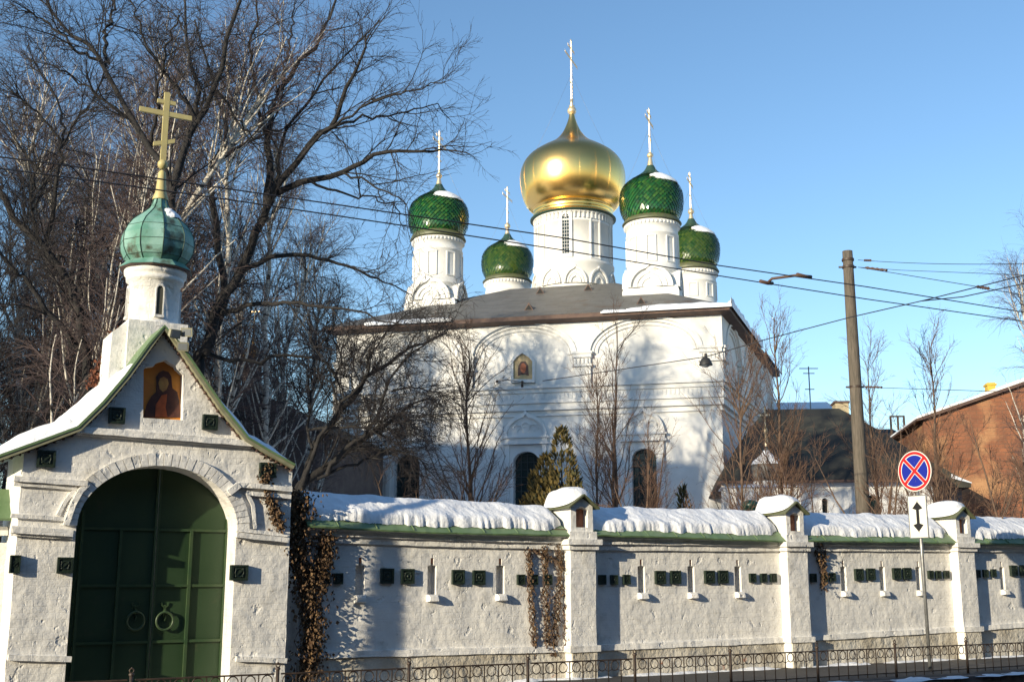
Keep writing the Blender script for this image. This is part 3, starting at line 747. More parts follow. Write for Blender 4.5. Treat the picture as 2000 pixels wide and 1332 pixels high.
# upper blind arches
def arches(Fm, fr, ua, ub, bays_, zbot, ztop_, name, isside=False, dp=.16):
    mb = MB(); hs = []
    for a, b, zs, zt in bays_: hs.append(arch(a, b, zbot + .02, zs, zt, 30))
    mb.prism([(ua, zbot), (ub, zbot), (ub, ztop_), (ua, ztop_)], .0, dp, holes=hs, back=False)
    for k, (e0, e1, d) in enumerate(((0, .16, dp * .72), (.19, .34, dp * .45))):
        for a, b, zs, zt in bays_:
            c = (a + b) / 2; r = (b - a) / 2; h = zt - zs; o = []; i_ = []
            for j in range(31):
                t = math.pi * j / 30; o.append((c + (r - e0 + .002) * math.cos(t), zs + (h - e0) * math.sin(t))); i_.append((c + (r - e1) * math.cos(t), zs + (h - e1) * math.sin(t)))
            mb.prism(o + i_[::-1], 0, d)
    for a, b, zs, zt in bays_:      # outer rim
        c = (a + b) / 2; r = (b - a) / 2; h = zt - zs; o = []; i_ = []
        for j in range(31):
            t = math.pi * j / 30; o.append((c + (r + .14) * math.cos(t), zs + (h + .12) * math.sin(t))); i_.append((c + (r - .001) * math.cos(t), zs + (h - .001) * math.sin(t)))
        mb.prism(o + i_[::-1], dp - .02, dp + .07)
    o = mb.build(name, M['washc'], ch)
    return side(o) if isside else o
def zp_(x, y, d=0): return C.px(x, y, d)[1]
zs1 = (zp_(1124, 694) + zp_(1153, 693) + zp_(1370, 677)) / 3
zb1 = zp_(1408, 742)
fb = [(C.px(706, 720)[0], C.px(893, 720)[0], zs1, ze - .1), (C.px(925, 700)[0], C.px(1122, 700)[0], zs1, ze - .12), (C.px(1154, 690)[0], C.px(1368, 690)[0], zs1, ze - .12)]
arches(C, C, ul, 0, fb, zb1, ze - .03, 'blind_arcade')
sb = [(.9 + i * 5.5, .9 + i * 5.5 + 4.3, zs1, ze - .12) for i in range(3)]
arches(CSd, C, 0, LS, sb, zb1, ze - .03, 'blind_arcade', True)
mb = MB(); mb.box(-.002, .150, -.157, .0, zb1, ze - .033); mb.build('corner_quoin', M['washc'], ch)
mb = MB(); mbs = MB()
def course(m_, ua, ub, z0, z1, d): m_.box(ua, ub, -d, .02, z0, z1)
e = .16
for m_, a, b in ((mb, ul - .1, .12), (mbs, -.1, LS)):
    zz = zb1
    course(m_, a, b, zz - .10, zz + .02, .30); course(m_, a, b, zz - .30, zz - .105, .19); course(m_, a, b, zz - .618, zz - .302, .115)
    course(m_, a, b, zz - .80, zz - .62, .2); course(m_, a, b, zz - 1.13, zz - 1.0, .16); course(m_, a, b, zz - 1.40, zz - 1.32, .10)
    course(m_, a, b, zz - 1.0, zz - .805, .11)
    u = a + .1
    while u < b - .1: m_.box(u, u + .09, -.145, .02, zz - .6, zz - .34); u += .2
mb.build('string_courses', M['washc'], ch); side(mbs.build('string_courses', M['washc'], ch))
edges = [(ul - .05, fb[0][0] + .02), (fb[0][1] - .02, fb[1][0] + .02), (fb[1][1] - .02, fb[2][0] + .02), (fb[2][1] - .02, .08)]
for mm, ed in ((0, edges), (1, [(-.08, .92), (5.18, 6.42), (10.68, 11.92), (16.18, LS)])):
    for a, b in ed:
        m_ = MB(); m_.box(a - .08, b + .08, -.30, .0, zs1 - .02, zs1 + .09); m_.box(a - .03, b + .03, -.25, .0, zs1 - .2, zs1 - .025)
        m_.box(a - .08, b + .08, -.28, .0, zs1 - .62, zs1 - .52); u = a + .03
        while u < b - .05: m_.box(u, u + .09, -.23, 0, zs1 - .5, zs1 - .24); u += .19
        o = m_.build('impost', M['washc'], ch)
        if ed is not edges: side(o)
mb = MB(); mb.box(ul + .0, ul + .5, -.1, 0, -.5, zb1 - 1.4); mb.build('corner_pilaster', M['washc'], ch); mb = MB(); mb.box(-.7, -.0, -.07, 0, -.5, zb1 - 1.4); mb.build('corner_pilaster', M['washc'], ch)
# windows
def ogee(uc, z0, hw, h, n=10):
    o = [(uc - hw, z0), (uc + hw, z0)]; L = []
    for i in range(n + 1):
        t = i / n; a = t * math.pi / 2 * .86
        L.append((hw * math.cos(a) * 1.0, h * .86 * math.sin(a)))
    L.append((hw * .1, h * .9)); 
    o += [(uc + x, z0 + z) for x, z in L] + [(uc, z0 + h)] + [(uc - x, z0 + z) for x, z in L[::-1]]
    q = []
    for p in o:
        if not q or abs(p[0] - q[-1][0]) + abs(p[1] - q[-1][1]) > 1e-5: q.append(p)
    return q
for a, b in wins:
    uc = (a + b) / 2; hw = (b - a) / 2
    wn = MB(); wn.box(a - .1, b + .1, .42, .46, .8, zw_t + .1); wo = wn.build('window', M['glass'], ch)
    g = MB()
    for k in range(1, 4): u = a + (b - a) * k / 4; g.box(u - .018, u + .018, .3, .33, .9, zw_t)
    z = 1.2
    while z < zw_t: g.box(a, b, .29, .31, z - .016, z + .016); z += .34
    g.build('window_grille', M['grille'], wo)
    s = MB()
    for q in (-1, 1):
        s.box(uc + q * (hw + .27) - .1, uc + q * (hw + .27) + .1, -.16, 0, .6, zw_t + .32); s.box(uc + q * (hw + .27) - .14, uc + q * (hw + .27) + .14, -.2, 0, zw_t - .9, zw_t - .74)
    s.prism([(uc - hw - .17, .6), (uc - hw, .6), (uc - hw, zw_t - .5)] + arch(a, b, .9, zw_t - .5, zw_t, 14)[2:][::-1] + [(uc + hw, .6), (uc + hw + .17, .6), (uc + hw + .17, zw_t + .3), (uc - hw - .17, zw_t + .3)], 0, .06)
    zt = zw_t + .32
    s.box(uc - hw - .5, uc + hw + .5, -.28, 0, zt, zt + .1); s.box(uc - hw - .42, uc + hw + .42, -.2, 0, zt + .1, zt + .3); s.box(uc - hw - .52, uc + hw + .52, -.3, 0, zt + .3, zt + .38)
    zk = zt + .38
    outer = ogee(uc, zk, hw + .42, 1.22); inn = ogee(uc, zk + .02, hw + .27, 1.0)
    s.prism(outer, 0, .24, holes=[inn]); s.prism(inn, 0, .1)
    # scalloped shells inside the pediment
    for r_, d in ((.62, .18), (.42, .14)):
        for k in (-1, 0, 1):
            cx = uc + k * r_ * .62; zc_ = zk + r_ * .55 + (.1 if k == 0 else 0); pts = [(cx + r_ * .36 * math.cos(t * math.pi / 8), zc_ + r_ * .36 * math.sin(t * math.pi / 8)) for t in range(9)]
            s.band(pts, .06, .05, d)
    s.build('window_surround', M['washc'], wo)
# icon on the facade
mb = MB(); fo = C.pts([(998, 747), (1045, 747), (1045, 705), (1037, 694), (1020, 683), (1005, 694), (998, 705)], .1); fi = C.pts([(1003, 741), (1040, 741), (1040, 706), (1033, 698), (1020, 690), (1009, 698), (1003, 706)], .1)
mb.prism(fo, 0, .17, holes=[fi]); fr_ = mb.build('icon_frame', M['washc'], ch)
mb = MB(); mb.prism([(a, b) for a, b in fi], 0, .05); mb.build('icon_panel', M['goldi'], fr_)
ic0 = C.px(1021.5, 716, .1); mb = MB()
def ell(c, a, b, n=16): return [(c[0] + a * math.cos(2 * math.pi * i / n), c[1] + b * math.sin(2 * math.pi * i / n)) for i in range(n)]
mb.prism([(ic0[0] - .27, ic0[1] - .45), (ic0[0] - .1, ic0[1] - .38), (ic0[0] + .1, ic0[1] - .38), (ic0[0] + .27, ic0[1] - .45), (ic0[0] + .24, ic0[1] + .05), (ic0[0] + .12, ic0[1] + .26), (ic0[0] - .12, ic0[1] + .26), (ic0[0] - .24, ic0[1] + .05)], .05, .062)
mb.build('painted_hair', M['maroon'], fr_)
mb = MB(); mb.prism(ell((ic0[0], ic0[1] - .06), .14, .24), .06, .068); mb.build('painted_face', M['rust'], fr_)
mb = MB(); a, z = C.px(970, 745, .2); b, z2 = C.px(1020, 750, .6)
mb.tube([(a, -.2, z), (a + .5, -.45, z + .02), (b, -.6, z2 + .1)], .02, 5); mb.tube([(b, -.6, z2 + .15), (b, -.6, z2 - .15)], .06, 8); mb.sphere((a, -.1, z + .02), .07, 8); mb.tube([(b, -.6, z2 + .1), (b, -.0, z2 + .15)], .02, 5)
mb.build('lamp_bracket', M['iron'], ch)
# roof
OV = .75
fl, frr = Vector((ul - .55, -OV, 0)), Vector((.55, -OV, 0)); brr = Vector((bk.x + .6, bk.y + OV, 0)); bll = Vector((ul + bk.x - .5, bk.y + OV, 0))
cen = C.loc((3.4, 63.2, 0)); ZP = at(1120, 567, 60.3).z + .25
zE = ze + .12
pk = [cen + Vector((-2.9, -2.9, 0)), cen + Vector((2.9, -2.9, 0)), cen + Vector((2.9, 2.9, 0)), cen + Vector((-2.9, 2.9, 0))]
ev = [fl, frr, brr, bll]
mb = MB(); mb.add([(p.x, p.y, zE) for p in ev] + [(p.x, p.y, ZP) for p in pk], [(0, 1, 5, 4), (1, 2, 6, 5), (2, 3, 7, 6), (3, 0, 4, 7), (4, 5, 6, 7)])
mb.build('roof', M['roof'], ch)
mb = MB(); mb.add([(p.x, p.y, zE - .004) for p in ev] + [(p.x, p.y, zE - .2) for p in ev] + [(ul + .05, -.01, zE - .32), (-.05, -.01, zE - .32), (bk.x - .05, bk.y, zE - .32), (ul + bk.x, bk.y, zE - .32)], [(0, 4, 5, 1), (1, 5, 6, 2), (2, 6, 7, 3), (3, 7, 4, 0), (4, 8, 9, 5), (5, 9, 10, 6), (6, 10, 11, 7), (7, 11, 8, 4)])
mb.build('eaves', M['fascia'], ch)
def rpt(face, s, t):
    a, b = ev[face], ev[(face + 1) % 4]; c_, d_ = pk[face], pk[(face + 1) % 4]
    e0 = a + (b - a) * s; e1 = c_ + (d_ - c_) * s; p = e0 + (e1 - e0) * t; p.z = zE + (ZP - zE) * t; return p
def roof_snow(face, s0, s1, t1, th, seed, over=.15):
    mb = MB(); rows = []
    for i in range(61):
        s = s0 + (s1 - s0) * i / 60; row = []; tt = t1 * (.7 + .5 * noise.noise(Vector((s * 12, seed, 0)))) * min(1, min(i, 60 - i) / 10 + .05)
        for k in range(13):
            t = -.02 + tt * k / 12; p = rpt(face, s, t); h = th * math.sin(math.pi * min(1, (k / 12) ** .5 + .0)) ** .6 * (1 + .5 * noise.noise(Vector((s * 40, k * .5, seed)))) if 0 < k < 12 else -.02
            row.append((p.x, p.y, p.z + h))
        rows.append(row)
    mb.grid(rows); mb.build('roof_snow', M['snow'], ch)
roof_snow(0, .76, .999, .20, .12, 1); roof_snow(0, .12, .34, .14, .12, 7); roof_snow(1, .0, .55, .2, .42, 2); roof_snow(1, .62, .99, .1, .1, 5); roof_snow(0, .70, .77, .10, .05, 9)
for x, y in ((1032.5, 606), (1054.6, 574), (1148.6, 567.5), (1252, 594)):
    # triangular roof vents: find where the pixel meets the front roof slope
    n = (rpt(0, 1, 0) - rpt(0, 0, 0)).cross(rpt(0, .5, 1) - rpt(0, 0, 0)); o_ = C.loc(CAM); r_ = Matrix.Rotation(-math.atan2(C.U.y, C.U.x), 3, 'Z') @ ray(x, y)
    t = (rpt(0, 0, 0) - o_).dot(n) / r_.dot(n); p = o_ + r_ * t
    mb = MB(); mb.add([(p.x - .24, p.y, p.z - .02), (p.x + .24, p.y, p.z - .02), (p.x, p.y, p.z + .38), (p.x, p.y + 1.1, p.z + .36)], [(0, 1, 2), (1, 3, 2), (0, 2, 3)])
    v = mb.build('roof_vent', M['fascia'], ch); m2 = MB(); m2.add([(p.x - .17, p.y - .01, p.z + .02), (p.x + .17, p.y - .01, p.z + .02), (p.x, p.y - .01, p.z + .29)], [(0, 1, 2)]); m2.build('vent_louvre', M['dark'], v)
# ---- domes
GPROF = [(.745, 0), (.81, .035), (.89, .13), (.95, .27), (.985, .42), (1, .6), (.985, .76), (.93, .92), (.83, 1.05), (.7, 1.15), (.57, 1.23), (.43, 1.31), (.32, 1.39), (.235, 1.48), (.17, 1.58), (.115, 1.7), (.07, 1.83), (.05, 1.93)]
TPROF = [(.80, 0), (.875, .08), (.955, .25), (.99, .45), (1, .62), (.985, .8), (.92, .98), (.81, 1.12), (.67, 1.23), (.5, 1.33), (.34, 1.43), (.22, 1.53), (.15, 1.62), (.1, 1.72)]
def dense(prof, n):
    L = [0]
    for i in range(1, len(prof)): L.append(L[-1] + math.hypot(prof[i][0] - prof[i - 1][0], prof[i][1] - prof[i - 1][1]))
    o = []
    for k in range(n + 1):
        s = L[-1] * k / n; j = max(i for i in range(len(L)) if L[i] <= s + 1e-9); j = min(j, len(L) - 2); t = (s - L[j]) / (L[j + 1] - L[j])
        p = [prof[max(0, min(len(prof) - 1, j + q))] for q in (-1, 0, 1, 2)]
        o.append(tuple(.5 * (2 * p[1][c] + (p[2][c] - p[0][c]) * t + (2 * p[0][c] - 5 * p[1][c] + 4 * p[2][c] - p[3][c]) * t * t + (3 * p[1][c] - p[0][c] - 3 * p[2][c] + p[3][c]) * t ** 3) for c in (0, 1)))
    return o
def church_cross(c, zb, h, parent, big=False):
    """open-work gilt cross with bars running east-west"""
    mb = MB(); cx, cy = c; w_ = .045 if not big else .06
    Mx = Matrix.Translation((cx, cy, 0)) @ Matrix.Rotation(rotS, 4, 'Z')
    for s in (-1, 1): mb.box(s * w_ - .014, s * w_ + .014, -.025, .025, zb, zb + h * .97, Mx)
    k = 0
    while k < h * .95: mb.box(-w_ + .0145, w_ - .0145, -.02, .02, zb + k, zb + k + .03, Mx); k += .22
    for f, hw in ((.70, (.27 if big else .33) * h), (.86, (.13 if big else .15) * h)):
        pass
        for s in (-1, 1):
            a, b = sorted((s * (w_ + .016), s * hw)); mb.box(a, b, -.022, .022, zb + h * f - .05, zb + h * f - .028, Mx); mb.box(a, b, -.022, .022, zb + h * f + .028, zb + h * f + .05, Mx)
            for q in (-.06, 0, .06): mb.tube([Mx @ Vector((s * hw, 0, zb + h * f)), Mx @ Vector((s * (hw + .1), 0, zb + h * f + q * 1.6))], .014, 4)
    mb.tube([Mx @ Vector((-.26, 0, zb + h * .36)), Mx @ Vector((.26, 0, zb + h * .30))], .028, 5)
    for q in (-.08, 0, .08): mb.tube([Mx @ Vector((0, 0, zb + h * .95)), Mx @ Vector((q, 0, zb + h * 1.0))], .014, 4)
    for a in (45, 135, 225, 315): mb.tube([Mx @ Vector((0, 0, zb + h * .7)), Mx @ Vector((.24 * math.cos(R(a)), 0, zb + h * .7 + .24 * math.sin(R(a))))], .012, 4)
    return mb.build('cross', M['goldd'], parent)
def kok_rings(mb, Mx, hw, z0, h, d=.12):
    for k, (f, dd) in enumerate(((1, d), (.74, d * .55), (.5, d * .9))):
        o = ogee(0, z0, hw * f, h * f); i_ = ogee(0, z0 + .01, hw * (f - .14), h * (f - .13)); mb.prism(o, -.35 if k == 0 else -.1, dd, holes=[i_], M=Mx)
    mb.prism(ogee(0, z0, hw * .9, h * .88), -.3, -.02, M=Mx)
def tile_dome(name, c, zb, r, prof, material, parent, n=46, rowsn=32):
    P = [(a * r, zb + b * r) for a, b in dense(prof, rowsn)]
    mb = MB(); mb.lathe([(a * .985, z) for a, z in P], (c[0], c[1], 0), 48); mb.build('dome_shell', M['seam'], parent); mb = MB()
    rnd = random.Random(hash(name) & 255)
    V = []; Fc = []
    for j in range(1, rowsn - 3):
        nn = n
        for i in range(nn):
            ph = (i + .5 * (j % 2)) * 2 * math.pi / nn; dw = math.pi / nn * .94
            q = [(P[j - 1], 0, .055 * r / 1.6), (P[j], dw, .012), (P[j + 1], 0, -.02), (P[j], -dw, .012)]
            t1, t2 = rnd.uniform(-.008, .014), rnd.uniform(-.008, .008); k = len(V)
            for m_, ((pr_, pz), da, o_) in enumerate(q):
                rr = pr_ + o_ + (t1 if m_ in (0, 1) else t2) * (1 if m_ != 2 else 0); V.append((c[0] + rr * math.cos(ph + da), c[1] + rr * math.sin(ph + da), pz))
            Fc.append((k, k + 1, k + 2, k + 3))
    mb.add(V, Fc, False)
    return mb.build('onion_dome', material, parent)
def chains(c, z_hi, z_lo, r, parent):
    mb = MB()
    for a in (20, 110, 200, 290):
        mb.tube([(c[0], c[1], z_hi), (c[0] + r * .5 * math.cos(R(a)), c[1] + r * .5 * math.sin(R(a)), (z_hi + z_lo) / 2 - .12), (c[0] + r * math.cos(R(a)), c[1] + r * math.sin(R(a)), z_lo)], .006, 3)
    mb.build('guy_chains', M['steel'], parent)
def small_drum(cx, Y, rp, ybot, ytop, rdp, yball, ycone, ycross, ybase, tilem, ped=True):
    c3 = at(cx, ybot, Y); l = C.loc(c3); c = (l.x, l.y); sc = (Y / ray(cx, ybot).y) / F_PX
    z = lambda y: at(cx, y, Y).z
    r = rp * sc; rd = rdp * sc; zt = z(ytop); zb = z(ybase)
    mb = MB()
    mb.lathe([(rd * 1.10, zb - .6), (rd * 1.10, zb + .2), (rd * 1.08, zb + .4), (rd, zb + 1.15), (rd * 1.05, zb + 1.18), (rd * 1.05, zb + 1.3), (rd, zb + 1.33), (rd, zt - .75), (rd * 1.03, zt - .72), (rd * 1.03, zt - .64), (rd, zt - .62), (rd, zt - .3), (rd * 1.05, zt - .27), (rd * 1.06, zt - .02), (rd, zt)], (c[0], c[1], 0), 40)
    nd = 44
    for i in range(nd):
        a = 2 * math.pi * i / nd; Mx = Matrix.Translation((c[0], c[1], 0)) @ Matrix.Rotation(a, 4, 'Z'); mb.box(-.035, .035, -rd * 1.1, -rd * 1.02, zt - .22, zt - .08, Mx)
    for i in range(8):
        a = i * math.pi / 4 + rotS * .5 + .12; Mx = Matrix.Translation((c[0], c[1], 0)) @ Matrix.Rotation(a, 4, 'Z') @ Matrix.Translation((0, -rd * .985, 0))
        mb.prism([(-.26, zb + 1.6), (.26, zb + 1.6), (.26, zt - .85), (-.26, zt - .85)], 0, .055, holes=[[(-.2, zb + 1.66), (.2, zb + 1.66), (.2, zt - .91), (-.2, zt - .91)]], M=Mx)
    if ped:
        for i in range(4):
            Mx = Matrix.Translation((c[0], c[1], 0)) @ Matrix.Rotation(i * math.pi / 2, 4, 'Z') @ Matrix.Translation((0, -rd * .99, 0)); kok_rings(mb, Mx, rd * .86, zb + .25, rd * .98, .14)
            Mx = Matrix.Translation((c[0], c[1], 0)) @ Matrix.Rotation(i * math.pi / 2 + math.pi / 4, 4, 'Z') @ Matrix.Translation((0, -rd * 1.06, 0)); kok_rings(mb, Mx, rd * .4, zb + .25, rd * .55, .08)
    dr = mb.build('drum', M['washc'], ch)
    if ped:
        mb = MB(); q = rd * 1.02
        mb.add([(c[0] + sx * k, c[1] + sy * k, zz) for k, zz in ((q * 1.05, zb - .7), (q * 1.05, zb + .03), (q * .97, zb + .3)) for sx, sy in ((-1, -1), (1, -1), (1, 1), (-1, 1))], [(0, 1, 5, 4), (1, 2, 6, 5), (2, 3, 7, 6), (3, 0, 4, 7), (4, 5, 9, 8), (5, 6, 10, 9), (6, 7, 11, 10), (7, 4, 8, 11), (8, 9, 10, 11)])
        mb.build('drum_base', M['washc'], dr)
    mb = MB(); zd = z(ybot); mb.lathe([(rd * 1.0, zt + .0), (rd * 1.14, zt + .0), (rd * 1.16, zt + .03), (r * .87, zd - .05), (r * .80, zd + .08)], (c[0], c[1], 0), 40); mb.build('dome_skirt', M['olive'], dr)
    zc_ = z(ycone); hgt = (zc_ - zd) / r; prof = [(a, b * hgt / 1.62) for a, b in TPROF]
    dm = tile_dome('d%d' % cx, c, zd, r, prof, tilem, dr)
    pr = [(a * r, b * r) for a, b in dense(prof, 20)]
    mb = MB(); i0 = 15; mb.lathe([(a + .03, zd + b) for a, b in pr[i0:]], (c[0], c[1], 0), 20); mb.build('dome_neck', M['seam'], dr)
    snow_patch([(a, b) for a, b in pr], (c[0], c[1], zd), -.55, .95, r * 1.04 * hgt / 1.62, r * 1.38 * hgt / 1.62, .07, dr, cx)
    zba = z(yball); mb = MB(); rb = 6 * sc
    mb.lathe([(r * .13, zc_ - .08), (r * .12, zc_ + .03), (r * .07, zc_ + (zba - zc_) * .6), (r * .035, zba)], (c[0], c[1], 0), 16); mb.sphere((c[0], c[1], zba), rb, 14); mb.lathe([(rb * .5, 0), (rb * .3, rb * .6), (rb * .35, rb)], (c[0], c[1], zba + rb * .8), 12); mb.build('finial', M['goldd'], dr)
    church_cross(c, zba + rb, z(ycross) - zba - rb, dr)
    chains(c, zba + (z(ycross) - zba) * .6, zd + r * 1.0, r * .9, dr)
    return dr
small_drum(1273, 57.0, 61.5, 432, 441, 50, 304, 331, 212, 582, M['gtile'])
small_drum(856, 60.0, 58.5, 461, 472, 47, 344, 367, 256, 605, M['gtile'])
small_drum(991, 71.2, 50, 545, 553, 42, 442, 463, 365, 640, M['gtiley'], False)
small_drum(1353, 65.8, 53, 523, 534, 44, 414, 434, 336, 640, M['gtiley'], False)
# central drum
YC = 62.7; c3 = at(1119, 413, YC); l = C.loc(c3); c = (l.x, l.y); sc = (YC / ray(1119, 413).y) / F_PX; zc = lambda y: at(1119, y, YC).z
r = 103.5 * sc; rd = 76 * sc; zt = zc(433); zb = zc(574)
mb = MB()
mb.lathe([(rd * 1.0, zb - 1), (rd * 1.0, zc(535)), (rd * 1.035, zc(531)), (rd * 1.035, zc(526)), (rd * .985, zc(524)), (rd * .96, zc(520)), (rd * .96, zt - .6), (rd * .985, zt - .58), (rd * .985, zt - .5), (rd * .97, zt - .48), (rd * .97, zt - .1), (rd * 1.02, zt - .08), (rd * 1.02, zt), (.5, zt + .05)], (c[0], c[1], 0), 64)
for i in range(56):
    a = 2 * math.pi * i / 56; Mx = Matrix.Translation((c[0], c[1], 0)) @ Matrix.Rotation(a, 4, 'Z')
    mb.box(-.035, .035, -rd * 1.01, -rd * .96, zt - .42, zt - .12, Mx); mb.box(-.05, .05, -rd * 1.03, -rd * .975, zt - .12, zt - .06, Mx)
for i in range(10):
    a = i * 2 * math.pi / 10 + .22; Mx = Matrix.Translation((c[0], c[1], 0)) @ Matrix.Rotation(a, 4, 'Z') @ Matrix.Translation((0, -rd * .98, 0)); kok_rings(mb, Mx, rd * .285, zb + .08, rd * .46, .12)
wa = -.245 - rotS * 0 - math.atan2(C.U.y, C.U.x)
z1, z2 = zc(515), zc(440)
for i in range(8):
    a = wa + i * math.pi / 4; Mx = Matrix.Translation((c[0], c[1], 0)) @ Matrix.Rotation(a, 4, 'Z') @ Matrix.Translation((0, -rd * .935, 0))
    if i % 2 == 0: mb.prism([(-.36, z1 - .2), (.36, z1 - .2), (.36, z2 + .18), (-.36, z2 + .18)], 0, .13, holes=[arch(-.19, .19, z1, z2 - .2, z2, 8)], M=Mx)
    else: mb.prism([(-.33, z1 - .25), (.33, z1 - .25), (.33, z2 + .18), (-.33, z2 + .18)], 0, .12, holes=[[(-.26, z1 - .18), (.26, z1 - .18), (.26, z2 + .11), (-.26, z2 + .11)]], M=Mx)
dr = mb.build('drum', M['washc'], ch)
for i in (0, 2, 4, 6):
    a = wa + i * math.pi / 4; Mx = Matrix.Translation((c[0], c[1], 0)) @ Matrix.Rotation(a, 4, 'Z') @ Matrix.Translation((0, -rd * .96, 0))
    g = MB(); g.prism(arch(-.19, .19, z1, z2 - .2, z2, 8), -.1, .03, M=Mx); g.build('slit_window', M['glass'], dr)
    g = MB(); k = z1 + .12
    while k < z2 - .05: g.box(-.19, .19, -.065, -.045, k - .011, k + .011, Mx); k += .2
    for q in (-.065, .065): g.box(q - .009, q + .009, -.068, -.048, z1, z2 - .05, Mx)
    g.build('window_grille', M['washc'], dr)
mb = MB(); mb.lathe([(rd * .9, zt + .0), (rd * 1.1, zt + .01), (rd * 1.1, zt + .06)], (c[0], c[1], 0), 64); mb.build('rim', M['seam'], dr)
zd = zc(412)
mb = MB(); mb.lathe([(rd * 1.09, zt + .062), (rd * 1.03, zt + .12), (rd * 1.0, zt + .3), (rd * 1.02, zt + .36), (rd * 1.02, zt + .42)] + [(a * r, zd + b * r) for a, b in dense(GPROF, 60)], (c[0], c[1], 0), 96)
gd = mb.build('gilded_dome', M['gold'], dr)
mb = MB()
for i in range(20):
    a = 2 * math.pi * i / 20; mb.tube([(c[0] + (q * r + .004) * math.cos(a), c[1] + (q * r + .004) * math.sin(a), zd + b * r) for q, b in dense(GPROF, 24)[:21]], .0035, 4, cap=False)
mb.build('sheet_seams', M['gold'], gd)
zba = zc(217); mb = MB(); mb.sphere((c[0], c[1], zba), 9 * sc, 18); mb.lathe([(.12, zba - .5), (.09, zba - .25), (.17, zba - .22), (.17, zba - .17), (.08, zba - .1)], (c[0], c[1], 0), 16); mb.lathe([(.1, zba + .2), (.17, zba + .3), (.06, zba + .36), (.1, zba + .7), (.04, zba + .75)], (c[0], c[1], 0), 14); mb.build('finial', M['goldd'], dr)
church_cross(c, zba + .25, zc(78) - zba - .25, dr, True)
chains(c, zba + 2.3, zd + r * 1.12, r * .72, dr)
# ================================================================ buildings at the right
LF = Fr(at(1409, 940, 44), R(97))
lo_ = LF.root('low_monastery_building', 'low white building under a big dark hipped roof to the right of the cathedral', 'building')
zE2 = LF.px(1500, 940)[1]; uE = LF.px(1832, 942)[0]
mb = MB(); h1 = LF.px(1690, 980)[0], LF.px(1718, 980)[0]; zt2_ = LF.px(1705, 966)[1]
h2 = LF.px(1606, 990)[0], LF.px(1618, 990)[0]; zt3 = LF.px(1612, 972)[1]
mb.prism([(.02, -1), (uE - .2, -1), (uE - .2, zE2), (.02, zE2)], -.6, 0, holes=[arch(h1[0], h1[1], 1, zt2_ - .25, zt2_), arch(h2[0], h2[1], 1, zt3 - .12, zt3)])
mb.box(uE - .8, uE - .2, .6, 12, -1, zE2 - .01)
mb.box(0, uE - .25, -.12, 0, zE2 - .2, zE2 - .08)
mb.build('walls', M['washc'], lo_)
mb = MB(); mb.box(0, uE - 1, .4, .5, .5, zE2 - .3); mb.build('window', M['glass'], lo_)
r0 = LF.px(1495, 800, -5.5); r1 = LF.px(1640, 822, -5.5)
mb = MB(); zR = r0[1]
ev2 = [(-.1, -.5), (uE + .1, -.5), (uE + .1, 12), (-.1, 12)]
rows = []
def bulge(t): return t ** .82
n = 10
for k in range(n + 1):
    t = k / n; zz = zE2 + (zR - zE2) * bulge(t)
    x0 = -.1 + (r0[0] + .1) * t; x1 = uE + .1 + (r1[0] - uE - .1) * t; y0 = -.5 + 6 * t; y1 = 12 - 6 * t
    rr = []
    for (xa, ya), (xb, yb) in (((x0, y0), (x1, y0)), ((x1, y0), (x1, y1)), ((x1, y1), (x0, y1)), ((x0, y1), (x0, y0))):
        for j in range(6): rr.append((xa + (xb - xa) * j / 6, ya + (yb - ya) * j / 6, zz))
    rows.append(rr)
mb.grid([r_[::-1] for r_ in rows][::1], False, True); mb.build('roof', M['roofd'], lo_)
mb = MB(); mb.box(-.12, uE + .12, -.52, 12, zE2 - .09, zE2 - .004); mb.build('eaves', M['fascia'], lo_)
# beige chimney, snowy roofs beyond
Q = Fr(at(1632, 800, 58), R(96))
bc = Q.root('beige_chimney_block', 'square beige chimney stack rising behind the dark hipped roof', 'chimney')
a, b = Q.px(1632, 800)[0], Q.px(1658, 800)[0]; z0, z1 = Q.px(1640, 860)[1], Q.px(1640, 787)[1]
mb = MB(); mb.box(a, b, 0, 1.0, z0 - 3, z1); mb.build('stack', M['beige'], bc); mb = MB(); mb.box(a - .06, b + .06, -.06, 1.06, z1, z1 + .1); mb.build('coping', M['fascia'], bc)
def house(name, label, x0, x1, yeave, yridge, Y, wallm, roofm, dep=9, th=96, cat='building', kids=None):
    f = Fr(at(x0, yeave, Y), R(th)); e = f.root(name, label, cat); a, b = f.px(x0, yeave)[0], f.px(x1, yeave)[0]; zz = f.px(x0, yeave)[1]; zr = f.px((x0 + x1) / 2, yridge, -dep / 2)[1]
    mb = MB(); mb.box(a, b, 0, dep, -1, zz); w_ = mb.build('walls', wallm, e)
    mb = MB(); mb.add([(a - .3, -.4, zz), (b + .3, -.4, zz), (b + .3, dep / 2, zr), (a - .3, dep / 2, zr), (b + .3, dep + .4, zz), (a - .3, dep + .4, zz), (a - .3, -.4, zz - .15), (b + .3, -.4, zz - .15)], [(0, 1, 2, 3), (3, 2, 4, 5), (6, 7, 1, 0)]); mb.add([(a, 0, zz), (a, dep, zz), (a, dep / 2, zr - .1), (b, 0, zz), (b, dep, zz), (b, dep / 2, zr - .1)], [(0, 2, 1), (3, 4, 5)]); rf = mb.build('roof', roofm, e)
    return e, f, zz, zr
house('distant_house', 'long snowy roof showing between the cathedral and the beige chimney', 1440, 1632, 812, 786, 66, M['beige'], M['snow'])
e, f, zz, zr = house('distant_house', 'brown house with thin snow on its roof between chimney and brick building', 1662, 1770, 862, 838, 62, M['brownp'], M['roofd'])
mb = MB()
for x in (1742, 1756, 1768): a, z = f.px(x, 850, -2); mb.box(a - .05, a + .05, 2, 2.1, z, z + 1.1)
